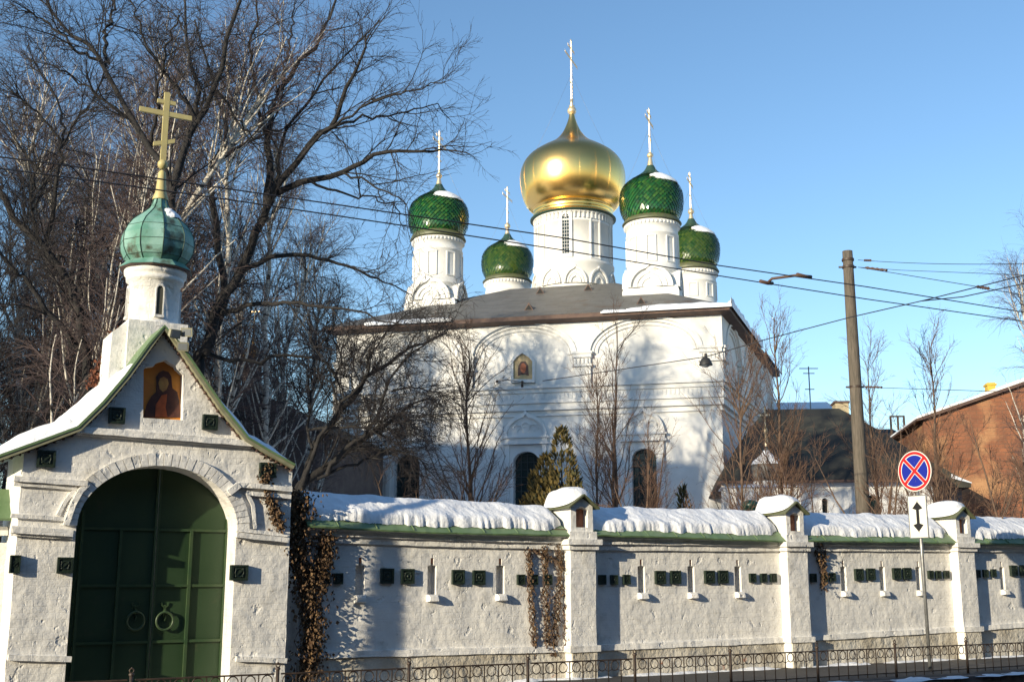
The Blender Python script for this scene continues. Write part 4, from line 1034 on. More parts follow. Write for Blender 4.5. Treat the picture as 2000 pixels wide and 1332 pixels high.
a0, z = f.px(1742, 850, -2); a1 = f.px(1768, 850, -2)[0]; mb.box(a0, a1, 2, 2.1, z + 1.02, z + 1.1); mb.build('roof_railing', M['iron'], e)
mb = MB(); a0, b0 = f.px(1640, 836, -1)[0], f.px(1775, 862, -1)[0]; mb.box(a0, b0, -.45, .1, zz + .02, zz + .14); mb.build('roof_snow', M['snow'], e)
e, f, zz, zr = house('distant_house', 'small white house with snow covered roof just left of the brick building', 1762, 1812, 884, 866, 56, M['washc'], M['snow'], 5)
# brick building
B = Fr(at(1803, 900, 47), R(99))
br = B.root('brick_building', 'orange brick building with a snowy sloping roof line at the right edge', 'building')
bp = B.pts([(1803, 820), (2000, 751), (2060, 731)]); uB = bp[2][0]
wn = [(B.px(1905, 905)[0], B.px(1925, 905)[0])]
mb = MB(); mb.prism([(bp[0][0], -1), (uB + 8, -1), (uB + 8, bp[0][1] + 1), (uB, bp[2][1]), bp[0]], -14, 0); mb.build('brick_wall', M['brick'], br)
mb = MB(); q0, q1, q2 = bp[0], bp[2], (uB + 8, bp[0][1] + 1)
mb.prism([(q0[0] - .3, q0[1] - .06), q0, q1, q2, (q2[0], q2[1] + .1), (q1[0], q1[1] + .12), (q0[0] - .3, q0[1] + .03)], -14.2, .22); rf = mb.build('roof', M['fascia'], br)
mb = MB(); mb.prism([(q0[0] - .3, q0[1] + .035), (q1[0], q1[1] + .125), (q2[0], q2[1] + .105), (q2[0], q2[1] + .25), (q1[0], q1[1] + .3), (q0[0] + 2, q0[1] + .9), (q0[0] - .25, q0[1] + .14)], -14, .16); mb.build('roof_snow', M['snow'], rf)
a, b = B.px(1929, 760, -3)[0], B.px(1945, 760, -3)[0]; z1, z0 = B.px(1937, 747, -3)[1], B.px(1937, 775, -3)[1]
mb = MB(); mb.box(a, b, 3, 3.5, z0 - .6, z1); mb.box(a - .05, b + .05, 2.95, 3.55, z1 - .12, z1 - .05); mb.build('chimney', M['yellow'], br)
mb = MB(); a0, z0 = B.px(1822, 905, 1.5); a1, z1 = B.px(1884, 948, 1.5)
mb.prism([(a0 - .3, z0), (a1, z1), (a1, z1 - .15), (a0 - .3, z1 - .15)], .02, 2.6); mb.build('lean_to_roof', M['roofd'], br)
mb = MB(); mb.box(a0 - .2, a1 - .3, -2.3, -.02, -1, z1 - .16); mb.build('lean_to_wall', M['brownp'], br)
mb = MB(); mb.prism([(a1 - .7, z1 + .2), (a1 + .02, z1 - .0), (a1 + .02, z1 + .03), (a1 - .7, z1 + .36)], .3, 2.65); mb.build('lean_to_snow', M['snow'], br)
# tiny domed chapel before the low building
TC = Fr(at(1502, 930, 38), R(97)); tc_ = TC.root('small_chapel', 'tiny chapel with grey onion dome capped in snow and gold finial', 'chapel')
sc = 38 / F_PX / .97; zz = lambda y: TC.px(1502, y)[1]
mb = MB(); mb.lathe([(.42, 0), (.42, zz(948)), (.47, zz(944)), (.47, zz(938)), (.3, zz(936))], (0, 0.5, 0), 24); mb.box(-1.5, .95, -.2, 1.3, -1, zz(952)); w0 = mb.build('walls', M['washc'], tc_)
mb = MB(); mb.add([(-1.6, -.3, zz(952)), (1.05, -.3, zz(952)), (1.05, 1.4, zz(952)), (-1.6, 1.4, zz(952)), (0, .5, zz(940))], [(0, 1, 4), (1, 2, 4), (2, 3, 4), (3, 0, 4)]); mb.build('roof', M['snow'], tc_)
prf = [(a * .53, b * .53 + zz(936)) for a, b in ((.8, 0), (.95, .25), (1, .6), (.95, .95), (.8, 1.2), (.55, 1.4), (.3, 1.6), (.15, 1.85), (.08, 2.1))]
mb = MB(); mb.lathe(prf, (0, .5, 0), 28); d_ = mb.build('onion_dome', M['roof'], tc_)
mb = MB(); mb.lathe([(a + .03 * (1 if i > 2 else 0), z + .02) for i, (a, z) in enumerate(prf)][3:8], (0, .5, 0), 28); mb.build('dome_snow', M['snow'], d_)
mb = MB(); mb.lathe([(.07, zz(868)), (.04, zz(845)), (.07, zz(842)), (.07, zz(836)), (.03, zz(832))], (0, .5, 0), 10); mb.box(-.02, .02, .48, .52, zz(832), zz(790)); mb.box(-.16, .16, .485, .515, zz(808), zz(805)); mb.build('finial', M['goldd'], tc_)
# antenna
an = at(1583, 790, 60); am = MB(); ze_ = at(1583, 716, 60).z
am.tube([(0, 0, -4), (0, 0, ze_ - an.z)], .035, 5)
for f_, hw in ((.95, .5), (.82, .3), (.4, .25)): am.tube([(-hw, 0, (ze_ - an.z) * f_), (hw, 0, (ze_ - an.z) * f_)], .025, 4)
o = am.build('antenna', M['steel']); o.location = an; tag(o, 'thin metal antenna mast above the snowy roof right of the cathedral', 'antenna')
# ================================================================ dark chapel at the left, gallery
K = Fr(at(596, 850, 46), R(104))
dk = K.root('rear_church', 'shaded brown church with low roof and small dull gold dome behind gate and trees', 'church')
uk = K.px(330, 850)[0]; zk = K.px(596, 842)[1]
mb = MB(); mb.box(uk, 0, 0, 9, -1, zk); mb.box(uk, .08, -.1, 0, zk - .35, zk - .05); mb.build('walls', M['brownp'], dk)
cx, zr_ = K.px(478, 775, -4); zr_ = zr_
mb = MB(); mb.add([(uk - .5, -.5, zk), (.55, -.5, zk), (.55, 9.5, zk), (uk - .5, 9.5, zk), (cx - 1, 4, zr_), (cx + .9, 4, zr_), (cx + .9, 5.4, zr_), (cx - 1, 5.4, zr_)], [(0, 1, 5, 4), (1, 2, 6, 5), (2, 3, 7, 6), (3, 0, 4, 7), (4, 5, 6, 7), (3, 2, 1, 0)]); mb.build('roof', M['roofd'], dk)
kz = lambda y: K.px(478, y, -4.6)[1]
mb = MB(); mb.box(cx - .62, cx + .62, 4, 5.2, zr_ - .3, kz(757)); mb.lathe([(.44, kz(757)), (.42, kz(712)), (.48, kz(710)), (.48, kz(706)), (.3, kz(705))], (cx, 4.6, 0), 20); t_ = mb.build('drum', M['brownp'], dk)
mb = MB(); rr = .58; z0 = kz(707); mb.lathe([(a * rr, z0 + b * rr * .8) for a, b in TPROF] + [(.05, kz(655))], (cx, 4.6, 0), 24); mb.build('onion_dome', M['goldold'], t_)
mb = MB(); mb.tube([(cx, 4.6, kz(656)), (cx, 4.6, kz(592))], .035, 6); mb.sphere((cx, 4.6, kz(640)), .09, 10); mb.sphere((cx, 4.6, kz(594)), .07, 8); mb.box(cx - .25, cx + .25, 4.58, 4.62, kz(612), kz(609)); mb.build('cross', M['goldd'], t_)
GA = Fr(at(650, 930, 60), R(100)); ga = GA.root('white_gallery', 'low white gallery with moulded courses left of the cathedral wall', 'building')
a = GA.px(560, 930)[0]; gz = lambda y: GA.px(625, y)[1]
mb = MB(); mb.box(a, 1, 0, 4, -1, gz(918)); mb.box(a, 1, .6, 4, gz(912), gz(872))
for y in (930, 940, 955): mb.box(a, 1, -.08, 0, gz(y) - .06, gz(y) + .03)
mb.build('walls', M['washc'], ga); mb = MB(); mb.box(a - .2, 1.1, -.4, 4.3, gz(918), gz(911)); mb.box(a - .2, 1.1, .2, 4.3, gz(876), gz(864)); mb.build('roof', M['fascia'], ga)
# ================================================================ iron fence
FD = 2.62
IF = Fr(W.o + N_ * FD, TH)
fen = IF.root('iron_fence', 'low black iron fence with ring arches along the pavement before the white wall', 'fence')
postx = [258, 543, 799, 1031, 1240, 1427, 1597, 1750, 1890]
pu = [IF.px(x, 1300)[0] for x in postx]
print('posts', [round(b - a, 2) for a, b in zip(pu, pu[1:])])
sp_ = (pu[-1] - pu[0]) / 8
pu = [pu[0] - 2 * sp_, pu[0] - sp_] + pu + [pu[-1] + sp_ * k for k in (1, 2, 3)]
rp = [IF.px(x, y)[1] for x, y in ((560, 1313), (1240, 1287), (1600, 1272), (1890, 1257))]
HR = sum(rp) / 4; print('rail', rp)
def make_post():
    mb = MB(); mb.tube([(0, 0, -.02), (0, 0, HR + .05)], .022, 10); mb.lathe([(.03, HR + .045), (.034, HR + .06), (.02, HR + .075)], (0, 0, 0), 10); mb.torus((0, 0, HR + .098), .024, .008, 14, 6); mb.sphere((0, 0, HR + .128), .01, 6); return mb
post = make_post().build('post', M['iron'], fen)
def make_panel(L):
    mb = MB(); n = max(1, round(L / .205)); s = L / n
    mb.box(0.02, L - .02, -.014, .014, HR - .012, HR + .006); mb.box(0.02, L - .02, -.01, .01, .07, .085)
    for i in range(n):
        c = s * (i + .5)
        mb.torus((c, 0, HR - .013 - .068), .066, .0075, 20, 5, sz=1.0)
        if i: mb.box(s * i - .006, s * i + .006, -.006, .006, .02, HR - .01)
        # little curved brackets
        for q in (-1, 1):
            mb.tube([(c + q * s * .5, 0, HR - .16), (c + q * s * .36, 0, HR - .145), (c + q * s * .2, 0, HR - .128)], .005, 4)
    return mb
for i, u in enumerate(pu):
    if i == 0: post.location = (u, 0, 0)
    else: q = post.copy(); COL.objects.link(q); q.location = (u, 0, 0)
pan = make_panel(sp_ - .05).build('panel', M['iron'], fen); pan.location = (pu[0] + .025, 0, 0)
for a, b in zip(pu[1:], pu[2:]):
    q = pan.copy(); COL.objects.link(q); q.location = (a + .025, 0, 0); q.scale = ((b - a - .05) / (sp_ - .05), 1, 1)
# ================================================================ road sign
sb_ = atz(1817, 1311, 0); sg = thing('no_stopping_sign', 'round blue and red no stopping sign on a grey post above a white arrow plate', 'road sign', sb_)
SY = sb_.y; sz = lambda y: at(1790 + (y - 920) * .068, y, SY).z
mb = MB(); mb.tube([(0, 0, -.02), (0, 0, sz(884) - .0)], .03, 14); mb.build('post', M['steel'], sg)
yaw = R(-14)
Rz = Matrix.Rotation(R(-52), 4, 'Z')     # faces along the road to the left
def disc(mb, r, y0, y1, n=48):
    o = [(r * math.cos(2 * math.pi * i / n), r * math.sin(2 * math.pi * i / n)) for i in range(n)]; mb.prism(o, -y1, -y0)
zs = sz(920); RS = (sz(881) - sz(960)) / 2
def sign_part(name, fn, m, parent, z):
    mb = MB(); fn(mb); o = mb.build(name, m, parent); return o
face = MB(); disc(face, RS, -.045, -.032); fo = face.build('round_plate', M['white'], sg); fo.location = (0, 0, zs); fo.rotation_euler = (0, 0, R(-58))
def ringp(r0, r1, d0, d1, n=56):
    mb = MB(); o = [(r1 * math.cos(2 * math.pi * i / n), r1 * math.sin(2 * math.pi * i / n)) for i in range(n)]; h = [(r0 * math.cos(2 * math.pi * i / n), r0 * math.sin(2 * math.pi * i / n)) for i in range(n)]
    mb.prism(o, d0, d1, holes=[h]); return mb
rd_ = ringp(RS * .82, RS * .955, .044, .0475)
bw = RS * .075
for s in (1, -1):
    a = math.pi / 4 * s; L_ = RS * .83; q = [(-L_, -bw), (L_, -bw), (L_, bw), (-L_, bw)]
    rd_.prism([(x * math.cos(a) - y * math.sin(a), x * math.sin(a) + y * math.cos(a)) for x, y in q], .044, .0475 + .0006 * s)
rd_.build('red_border_and_cross', M['red'], fo)
bl = MB(); gp_ = RS * .105
for k in range(4):
    a0 = k * math.pi / 2 - math.pi / 4; R1 = RS * .775; da = math.asin((gp_) / R1)
    pts = [(gp_ * math.sqrt(2) * math.cos(a0 + math.pi / 4), gp_ * math.sqrt(2) * math.sin(a0 + math.pi / 4))] + [(R1 * math.cos(a0 + da + (math.pi / 2 - 2 * da) * i / 16), R1 * math.sin(a0 + da + (math.pi / 2 - 2 * da) * i / 16)) for i in range(17)]
    bl.prism(pts, .044, .0468)
bl.build('blue_field', M['blue'], fo)
# arrow plate
z1, z0 = sz(968), sz(1050); hw = RS * .5; ph = z1 - z0
ap_ = MB(); ap_.box(-hw, hw, -.045, -.035, z0, z1); po = ap_.build('arrow_plate', M['white'], sg); po.rotation_euler = (0, 0, R(-52))
ar = MB(); zc_ = (z0 + z1) / 2; hh = ph * .36
ar.prism([(-.03, zc_ - hh * .45), (.03, zc_ - hh * .45), (.03, zc_ + hh * .45), (-.03, zc_ + hh * .45)], .044, .048)
for s in (1, -1): ar.prism([(-.105, zc_ + s * hh * .55), (0, zc_ + s * hh), (.105, zc_ + s * hh * .55), (.03, zc_ + s * hh * .45), (-.03, zc_ + s * hh * .45)][::s], .044, .048)
ar.build('double_arrow', M['black'], po)
ed = MB(); ed.prism([(-hw - .008, z0 - .008), (hw + .008, z0 - .008), (hw + .008, z1 + .008), (-hw - .008, z1 + .008)], .03, .047, holes=[[(-hw + .008, z0 + .008), (hw - .008, z0 + .008), (hw - .008, z1 - .008), (-hw + .008, z1 - .008)]]); ed.build('plate_rim', M['steel'], po)
for z in (zs - RS * .5, zs + RS * .4, z1 - .1, z0 + .1): cl = MB(); cl.box(-.035, .035, -.036, .036, z - .02, z + .02); cl.build('clamp', M['steel'], sg)
# ================================================================ utility pole, wires, street lamp
PY = 28.0; pb_ = at(1686, 1000, PY)
pl = thing('utility_pole', 'tall weathered wooden pole rising behind the white wall', 'utility pole', (pb_.x, pb_.y, 0))
zt = at(1667, 491, PY).z; pxr = PY / F_PX
mb = MB(); n = 14; pts = [(0, 0, -.2 + (zt + .2) * i / n) for i in range(n + 1)]; rr = [(.19 - .065 * i / n) for i in range(n + 1)]; mb.tube(pts, rr, 18); mb.build('shaft', M['pole'], pl)
zz = lambda y: at(1672, y, PY).z
mb = MB()
for y in (508, 522, 756):
    mb = MB(); mb.lathe([(.15, -.03), (.155, 0), (.15, .03)], (0, 0, zz(y)), 18)
    if y > 510: mb.tube([(-.24, 0, zz(y)), (.2, 0, zz(y))], .025, 6)
    mb.build('iron_collar', M['iron'], pl)
def wire(label, pts, r, cat='wire', sag=0, group=None, name='overhead_wire', m='wire'):
    P = [Vector(p) for p in pts]; o = []
    for a, b in zip(P, P[1:]):
        for i in range(12): t = i / 12; o.append(a + (b - a) * t - Vector((0, 0, sag * 4 * t * (1 - t))))
    o.append(P[-1]); mb = MB(); mb.tube([q - P[0] for q in o], r, 5); ob = mb.build(name, M[m]); ob.location = P[0]; tag(ob, label, cat, group); return ob
HW = 6.0
def line_h(pxs, z): return [atz(x, y, z) for x, y in pxs]
# tram wires: real height, running parallel to the street
w1 = [(-60, 300), (90, 318), (450, 370), (787, 419), (1100, 465), (1405, 519), (1690, 560), (2000, 610), (2200, 645)]
w2 = [(-60, 322), (90, 341), (450, 391), (787, 441), (1100, 489), (1405, 539), (1690, 584), (2000, 628), (2200, 658)]
q1 = line_h(w1, HW); q2 = line_h(w2, HW)
def fitline(q):
    a, b = q[1], q[-2]; return a, b
wire('upper of the two long black overhead wires crossing in front of the cathedral domes', q1, .009)
wire('lower of the two long black overhead wires crossing in front of the cathedral domes', q2, .009)
a = atz(1500, 552, HW); b = atz(1572, 539, HW)
e = thing('wire_spacer', 'zigzag insulator bar hanging across the two overhead wires near the domes', 'insulator', a)
v = b - a; mb = MB(); mb.tube([(0, 0, 0), v * .12 + Vector((0, 0, .05)), v * .85 + Vector((0, 0, .03)), v], .022, 7); mb.build('bar', M['insul'], e); mb = MB(); d_ = (q1[5] - q1[4]).normalized() * .16
mb.tube([-d_, Vector((0, 0, -.01)), d_ * .6], .028, 6); mb.build('clamp', M['insul'], e); mb = MB(); mb.tube([v - d_, v + Vector((0, 0, -.01)), v + d_ * .8], .028, 6); mb.build('clamp', M['insul'], e)
top = lambda x, y, Y=PY: at(x, y, Y)
wire('thin wire from the very top of the wooden pole to the right edge', [top(1676, 508), at(2020, 515, 21)], .007, sag=.05)
wire('second thin wire just below the pole top running right', [top(1676, 522), at(1760, 528, 26), at(2020, 538, 20)], .006)
wire('slanting wire from the pole top descending to the right through an insulator', [top(1676, 522), at(1915, 561, 22), at(2040, 585, 19)], .008)
wire('thin wire leaving the low bracket of the wooden pole to the right', [top(1680, 756), at(2030, 767, 22)], .007)
for l, a, b, r_ in (('small insulator on the top wire beside the wooden pole', (1688, 508.6), (1700, 509), .03), ('string of brown insulators at the pole top on the slanting wire', (1690, 523), (1732, 528), .035), ('dark insulator midway along the slanting wire at the right', (1908, 560), (1930, 563.5), .035), ('insulator bar on the low bracket of the wooden pole', (1690, 755.5), (1722, 756.5), .03)):
    A = at(*a, 27 if a[0] < 1800 else 22); Bq = at(*b, 26.5 if a[0] < 1800 else 21.5); mb = MB(); V_ = Bq - A; nn = 9
    mb.tube([V_ * (i / nn) for i in range(nn + 1)], [r_ * (.55 + .45 * (i % 2)) for i in range(nn + 1)], 8); o = mb.build('insulator', M['insul']); o.location = A; tag(o, l, 'insulator')
SW = [at(1060, 744, 24), at(1378, 697, 22), at(1500, 662, 21.2), at(1660, 620, 20), at(1800, 588, 19), at(2020, 533, 17)]
wire('span wire carrying the hanging street lamp up to the right corner', SW, .010, sag=.0)
wire('branch wire splitting from the lamp span wire at the far right', [at(1800, 588, 19), at(1880, 580, 18.5), at(2020, 550, 17.5)], .010)
mb = MB()
jb = at(1527, 655, 21)
lp_ = thing('street_lamp', 'dark bell-shaped street lamp hanging on a wire before the cathedral wall', 'street lamp', at(1378, 697, 22))
sc = 22 / F_PX
mb = MB(); mb.lathe([(.12 * 1.1, -.165), (.13, -.15), (.11, -.09), (.075, -.03), (.03, -.01), (.025, .03)], (0, 0, 0), 18); mb.build('lamp_shade', M['enam'], lp_)
mb = MB(); mb.lathe([(.001, -.21), (.05, -.2), (.09, -.17), (.11, -.15), (.001, -.14)], (0, 0, 0), 16); mb.build('lamp_bowl', M['lens'], lp_)
mb = MB(); mb.lathe([(.02, .02), (.03, .05), (.01, .07)], (0, 0, 0), 10); mb.build('hanger', M['iron'], lp_)
bn = at(1466, 1000, 26); mb = MB(); mb.lathe([(.17, -1.8), (.18, .02), (.2, .03), (.2, .10), (.16, .16), (.05, .2)], (0, 0, 0), 18); o = mb.build('round_bin', M['binm']); o.location = at(1466, 993, 27); tag(o, 'dark green round container just showing over the wall', 'container')
# ================================================================ vines
def vine(name, label, paths, n, spread, leaf=.04, stems=5, seed=0, fr=None, dd=.12, m='leafd'):
    rng = np.random.default_rng(seed); rnd = random.Random(seed); fr = fr or W
    base = fr.wld(paths[0][0][-1][0], 0, 0)
    e = thing(name, label, 'vine', base)
    mb = MB(); V = []; Fq = []
    for pth, width, dens in paths:
        P = np.array(pth); k = int(n * dens)
        for s in range(stems):
            oo = rnd.uniform(-.5, .5) * width; pts = []
            for i in range(26):
                t = i / 25 * (len(P) - 1); j = min(int(t), len(P) - 2); q = P[j] + (P[j + 1] - P[j]) * (t - j); wv = noise.noise(Vector((i * .35, s * 3.1, seed)))
                pts.append(fr.wld(q[0] + oo * .7 + .7 * width * wv + .05 * math.sin(i * 1.3 + s), q[1], .04 + .5 * dd * abs(wv) + (q[2] if len(q) > 2 else 0)) - base)
            mb.tube(pts, .006 + .004 * rnd.random(), 4)
        for i in range(k):
            t = rnd.random() * (len(P) - 1); j = min(int(t), len(P) - 2); q = P[j] + (P[j + 1] - P[j]) * (t - j)
            cl_ = .6 + .8 * noise.noise(Vector((t * 3, seed, 0)))
            u = q[0] + rnd.gauss(0, .36) * width * max(.3, cl_ + .4); z = q[1] + rnd.gauss(0, .05); d = .02 + abs(rnd.gauss(0, 1)) * dd + (q[2] if len(q) > 2 else 0)
            c_ = fr.wld(u, z, d) - base; a = Vector((rnd.gauss(0, .5), rnd.gauss(0, .5), -1)).normalized(); b = a.cross(Vector((rnd.gauss(0, 1), rnd.gauss(0, 1), .2))).normalized(); l = leaf * rnd.uniform(.6, 1.5); w2 = l * rnd.uniform(.25, .5)
            nrm = a.cross(b) * l * .25
            kk = len(V); V += [c_, c_ + a * l * .5 + b * w2 + nrm, c_ + a * l, c_ + a * l * .5 - b * w2 + nrm]; Fq.append((kk, kk + 1, kk + 2, kk + 3))
    mb.build('stems', M['barkb'], e); m2 = MB(); m2.add(V, Fq, False); m2.build('dry_leaves', M[m], e); return e
def wp(l, d=0): return [W.px(x, y, d) for x, y in l]
vine('climbing_vine', 'thick dried brown vine hanging down between the gate and the wall', [[wp([(577, 960), (585, 1010), (572, 1060), (585, 1110), (600, 1160), (608, 1220), (602, 1270), (597, 1325)]), .3, 1], [wp([(632, 1040), (632, 1080), (622, 1110), (614, 1150)]), .2, .33], [wp([(560, 1030), (548, 1070), (552, 1110)]), .1, .14]], 3200, .3, .05, 9, 1, dd=.11)
vine('climbing_vine', 'thin dry vine trailing from the gate corner tile down the right pilaster', [[[(a, b) for a, b in G.pts([(520, 905), (515, 935), (524, 975), (538, 1000), (545, 1030)])], .12, 1]], 500, .12, .045, 4, 2, fr=G, dd=.04)
vine('climbing_vine', 'dry vine curtain clinging to the wall left of the first pillar', [[wp([(1029, 1070), (1033, 1130), (1036, 1200), (1042, 1270)]), .06, .8], [wp([(1063, 1060), (1064, 1120), (1066, 1200), (1068, 1270)]), .1, .9], [wp([(1088, 1062), (1092, 1130), (1086, 1190), (1080, 1280)]), .1, .8], [wp([(1040, 1075), (1058, 1085), (1078, 1090), (1098, 1110)]), .05, .15]], 240, .2, .04, 7, 3, dd=.04)
vine('climbing_vine', 'sparse bleached vine stems hanging on the edge of the first pillar', [[wp([(1106, 1040), (1108, 1120), (1104, 1200), (1106, 1270)]), .1, 1]], 260, .1, .035, 6, 6, dd=.05)
vine('climbing_vine', 'short dry vine hanging right of the second pillar', [[wp([(1588, 1050), (1592, 1080), (1603, 1110), (1604, 1150)]), .09, 1], [wp([(1592, 1052), (1606, 1075), (1608, 1120)]), .05, .5]], 230, .1, .04, 4, 4, dd=.06)
vine('climbing_vine', 'reddish dead creeper on the gate roof beside the drum pedestal', [[[(a, b) for a, b in G.pts([(236, 640), (222, 690), (200, 720), (185, 742)], -1.3)], .18, 1]], 330, .2, .06, 5, 5, fr=Fr(G.o - N_ * 1.6, TH), dd=.12, m='leafr')
# ================================================================ trees
rng = np.random.default_rng(11)
def tube_arrays(P, Rr, sides):
    """P (n,K,3), Rr (n,K) -> vertex and quad arrays"""
    n, K, _ = P.shape
    T = np.empty_like(P); T[:, 1:-1] = P[:, 2:] - P[:, :-2]; T[:, 0] = P[:, 1] - P[:, 0]; T[:, -1] = P[:, -1] - P[:, -2]
    T /= np.linalg.norm(T, axis=2, keepdims=True) + 1e-9
    ref = np.tile(np.array([.31, .2, .93]), (n, K, 1)); A = np.cross(T, ref); A /= np.linalg.norm(A, axis=2, keepdims=True) + 1e-9; B_ = np.cross(T, A)
    ang = np.arange(sides) * 2 * np.pi / sides
    V = P[:, :, None] + (A[:, :, None] * np.cos(ang)[None, None, :, None] + B_[:, :, None] * np.sin(ang)[None, None, :, None]) * Rr[:, :, None, None]
    idx = np.arange(n * K * sides).reshape(n, K, sides); nx = np.roll(idx, -1, axis=2)
    Q = np.stack([idx[:, :-1], nx[:, :-1], nx[:, 1:], idx[:, 1:]], axis=-1).reshape(-1, 4)
    return V.reshape(-1, 3), Q
def join(parts):
    Vs, Qs, n = [], [], 0
    for V, Q in parts: Vs.append(V); Qs.append(Q + n); n += len(V)
    return np.concatenate(Vs), np.concatenate(Qs)
def kids(P, Rr, n, t0, t1, l0, l1, a0, a1, K=6, up=.0, wig=.12, droop=0., rf=.55, rmin=.004, taper=.25, byt=.55, perlen=True, flat=None):
    N, KP, _ = P.shape
    L = np.linalg.norm(np.diff(P, axis=1), axis=2).sum(1); pr = L / L.sum() if perlen else np.full(N, 1 / N)
    i = rng.choice(N, n, p=pr); t = rng.uniform(t0, t1, n); f = t * (KP - 1); j = np.minimum(f.astype(int), KP - 2); g = (f - j)[:, None]
    base = P[i, j] * (1 - g) + P[i, j + 1] * g; T = P[i, j + 1] - P[i, j]; T /= np.linalg.norm(T, axis=1, keepdims=True) + 1e-9
    rb = Rr[i, j] * (1 - g[:, 0]) + Rr[i, j + 1] * g[:, 0]
    rnd = rng.normal(size=(n, 3))
    if flat is not None: rnd = rnd * np.array(flat)
    perp = rnd - (rnd * T).sum(1, keepdims=True) * T; perp /= np.linalg.norm(perp, axis=1, keepdims=True) + 1e-9
    a = rng.uniform(a0, a1, n)[:, None]; D = np.cos(a) * T + np.sin(a) * perp; D[:, 2] += up; D /= np.linalg.norm(D, axis=1, keepdims=True)
    LL = rng.uniform(l0, l1, n) * (1 - byt * t); st = (LL / (K - 1))[:, None]
    C_ = np.empty((n, K, 3)); C_[:, 0] = base
    for k in range(1, K):
        D = D + rng.normal(size=(n, 3)) * wig; D[:, 2] += up * .3 - droop * k / K; D /= np.linalg.norm(D, axis=1, keepdims=True); C_[:, k] = C_[:, k - 1] + D * st
    r0 = np.maximum(np.minimum(rb * .75, LL * rf * .03), rmin)
    RR = r0[:, None] * np.linspace(1, taper, K)[None]; return C_, np.maximum(RR, rmin * .6)
def smoothline(pts, K):
    P = np.array([list(p) for p in pts], float); n = len(P); o = []
    for k in range(K):
        s = k / (K - 1) * (n - 1); j = min(int(s), n - 2); t = s - j; p = [P[max(0, min(n - 1, j + q))] for q in (-1, 0, 1, 2)]
        o.append(.5 * (2 * p[1] + (p[2] - p[0]) * t + (2 * p[0] - 5 * p[1] + 4 * p[2] - p[3]) * t * t + (3 * p[1] - p[0] - 3 * p[2] + p[3]) * t ** 3))
    return np.array(o)
def tree_objs(name, label, base, wood, twigs, bark, twigm, cat='tree', group=None, crown='crown'):
    e = thing(name, label, cat, base, group); b = np.array(base)
    V, Q = join([tube_arrays(P, Rr, s) for P, Rr, s in wood]); arr_mesh('trunk', V - b, Q, M[bark], e)
    V, Q = join([tube_arrays(P, Rr, s) for P, Rr, s in twigs]); arr_mesh(crown, V - b, Q, M[twigm], e)
    return e
def traced(name, label, limbs, base, n1, n2, n3, l1=(1.2, 3.2), l2=(.5, 1.5), l3=(.2, .6), bark='bark', twigm='twig', up=.05, rmin=.0045, droop=.05, seed=None, wig=.13):
    K = 18; P = []; Rr = []
    for pxs, Y0, Y1, r0, r1 in limbs:
        m = len(pxs); pts = [at(x, y, Y0 + (Y1 - Y0) * (i / (m - 1))) for i, (x, y) in enumerate(pxs)]; q = smoothline(pts, K)
        q[2:-1] += rng.normal(size=(K - 3, 3)) * .035; P.append(q); Rr.append(np.linspace(r0, r1, K))
    P = np.array(P); Rr = np.array(Rr) * .8
    B1 = kids(P, Rr, n1, .25, 1, *l1, .4, 1.1, 9, up=up, wig=wig, rf=.34, rmin=.008, byt=.45)
    B2 = kids(*B1, n2, .15, 1, *l2, .35, 1.0, 7, up=up * .6, wig=wig * 1.2, droop=droop, rf=.3, rmin=.0052)
    B2b = kids(P, Rr, n2 // 5, .45, 1, *l2, .35, 1.0, 7, up=up, wig=wig, rf=.3, rmin=.0052)
    B2 = (np.concatenate([B2[0], B2b[0]]), np.concatenate([B2[1], B2b[1]]))
    B3 = kids(*B2, n3, .1, 1, *l3, .3, 1.0, 5, up=up * .3, wig=wig * 1.4, droop=droop, rf=.4, rmin=rmin)
    return tree_objs(name, label, base, [(P, Rr, 8), (*B1, 5)], [(*B2, 4), (*B3, 3)], bark, twigm)
def gb(x, Y): p = at(x, 1100, Y); return (p.x, p.y, 0)
YA = 25
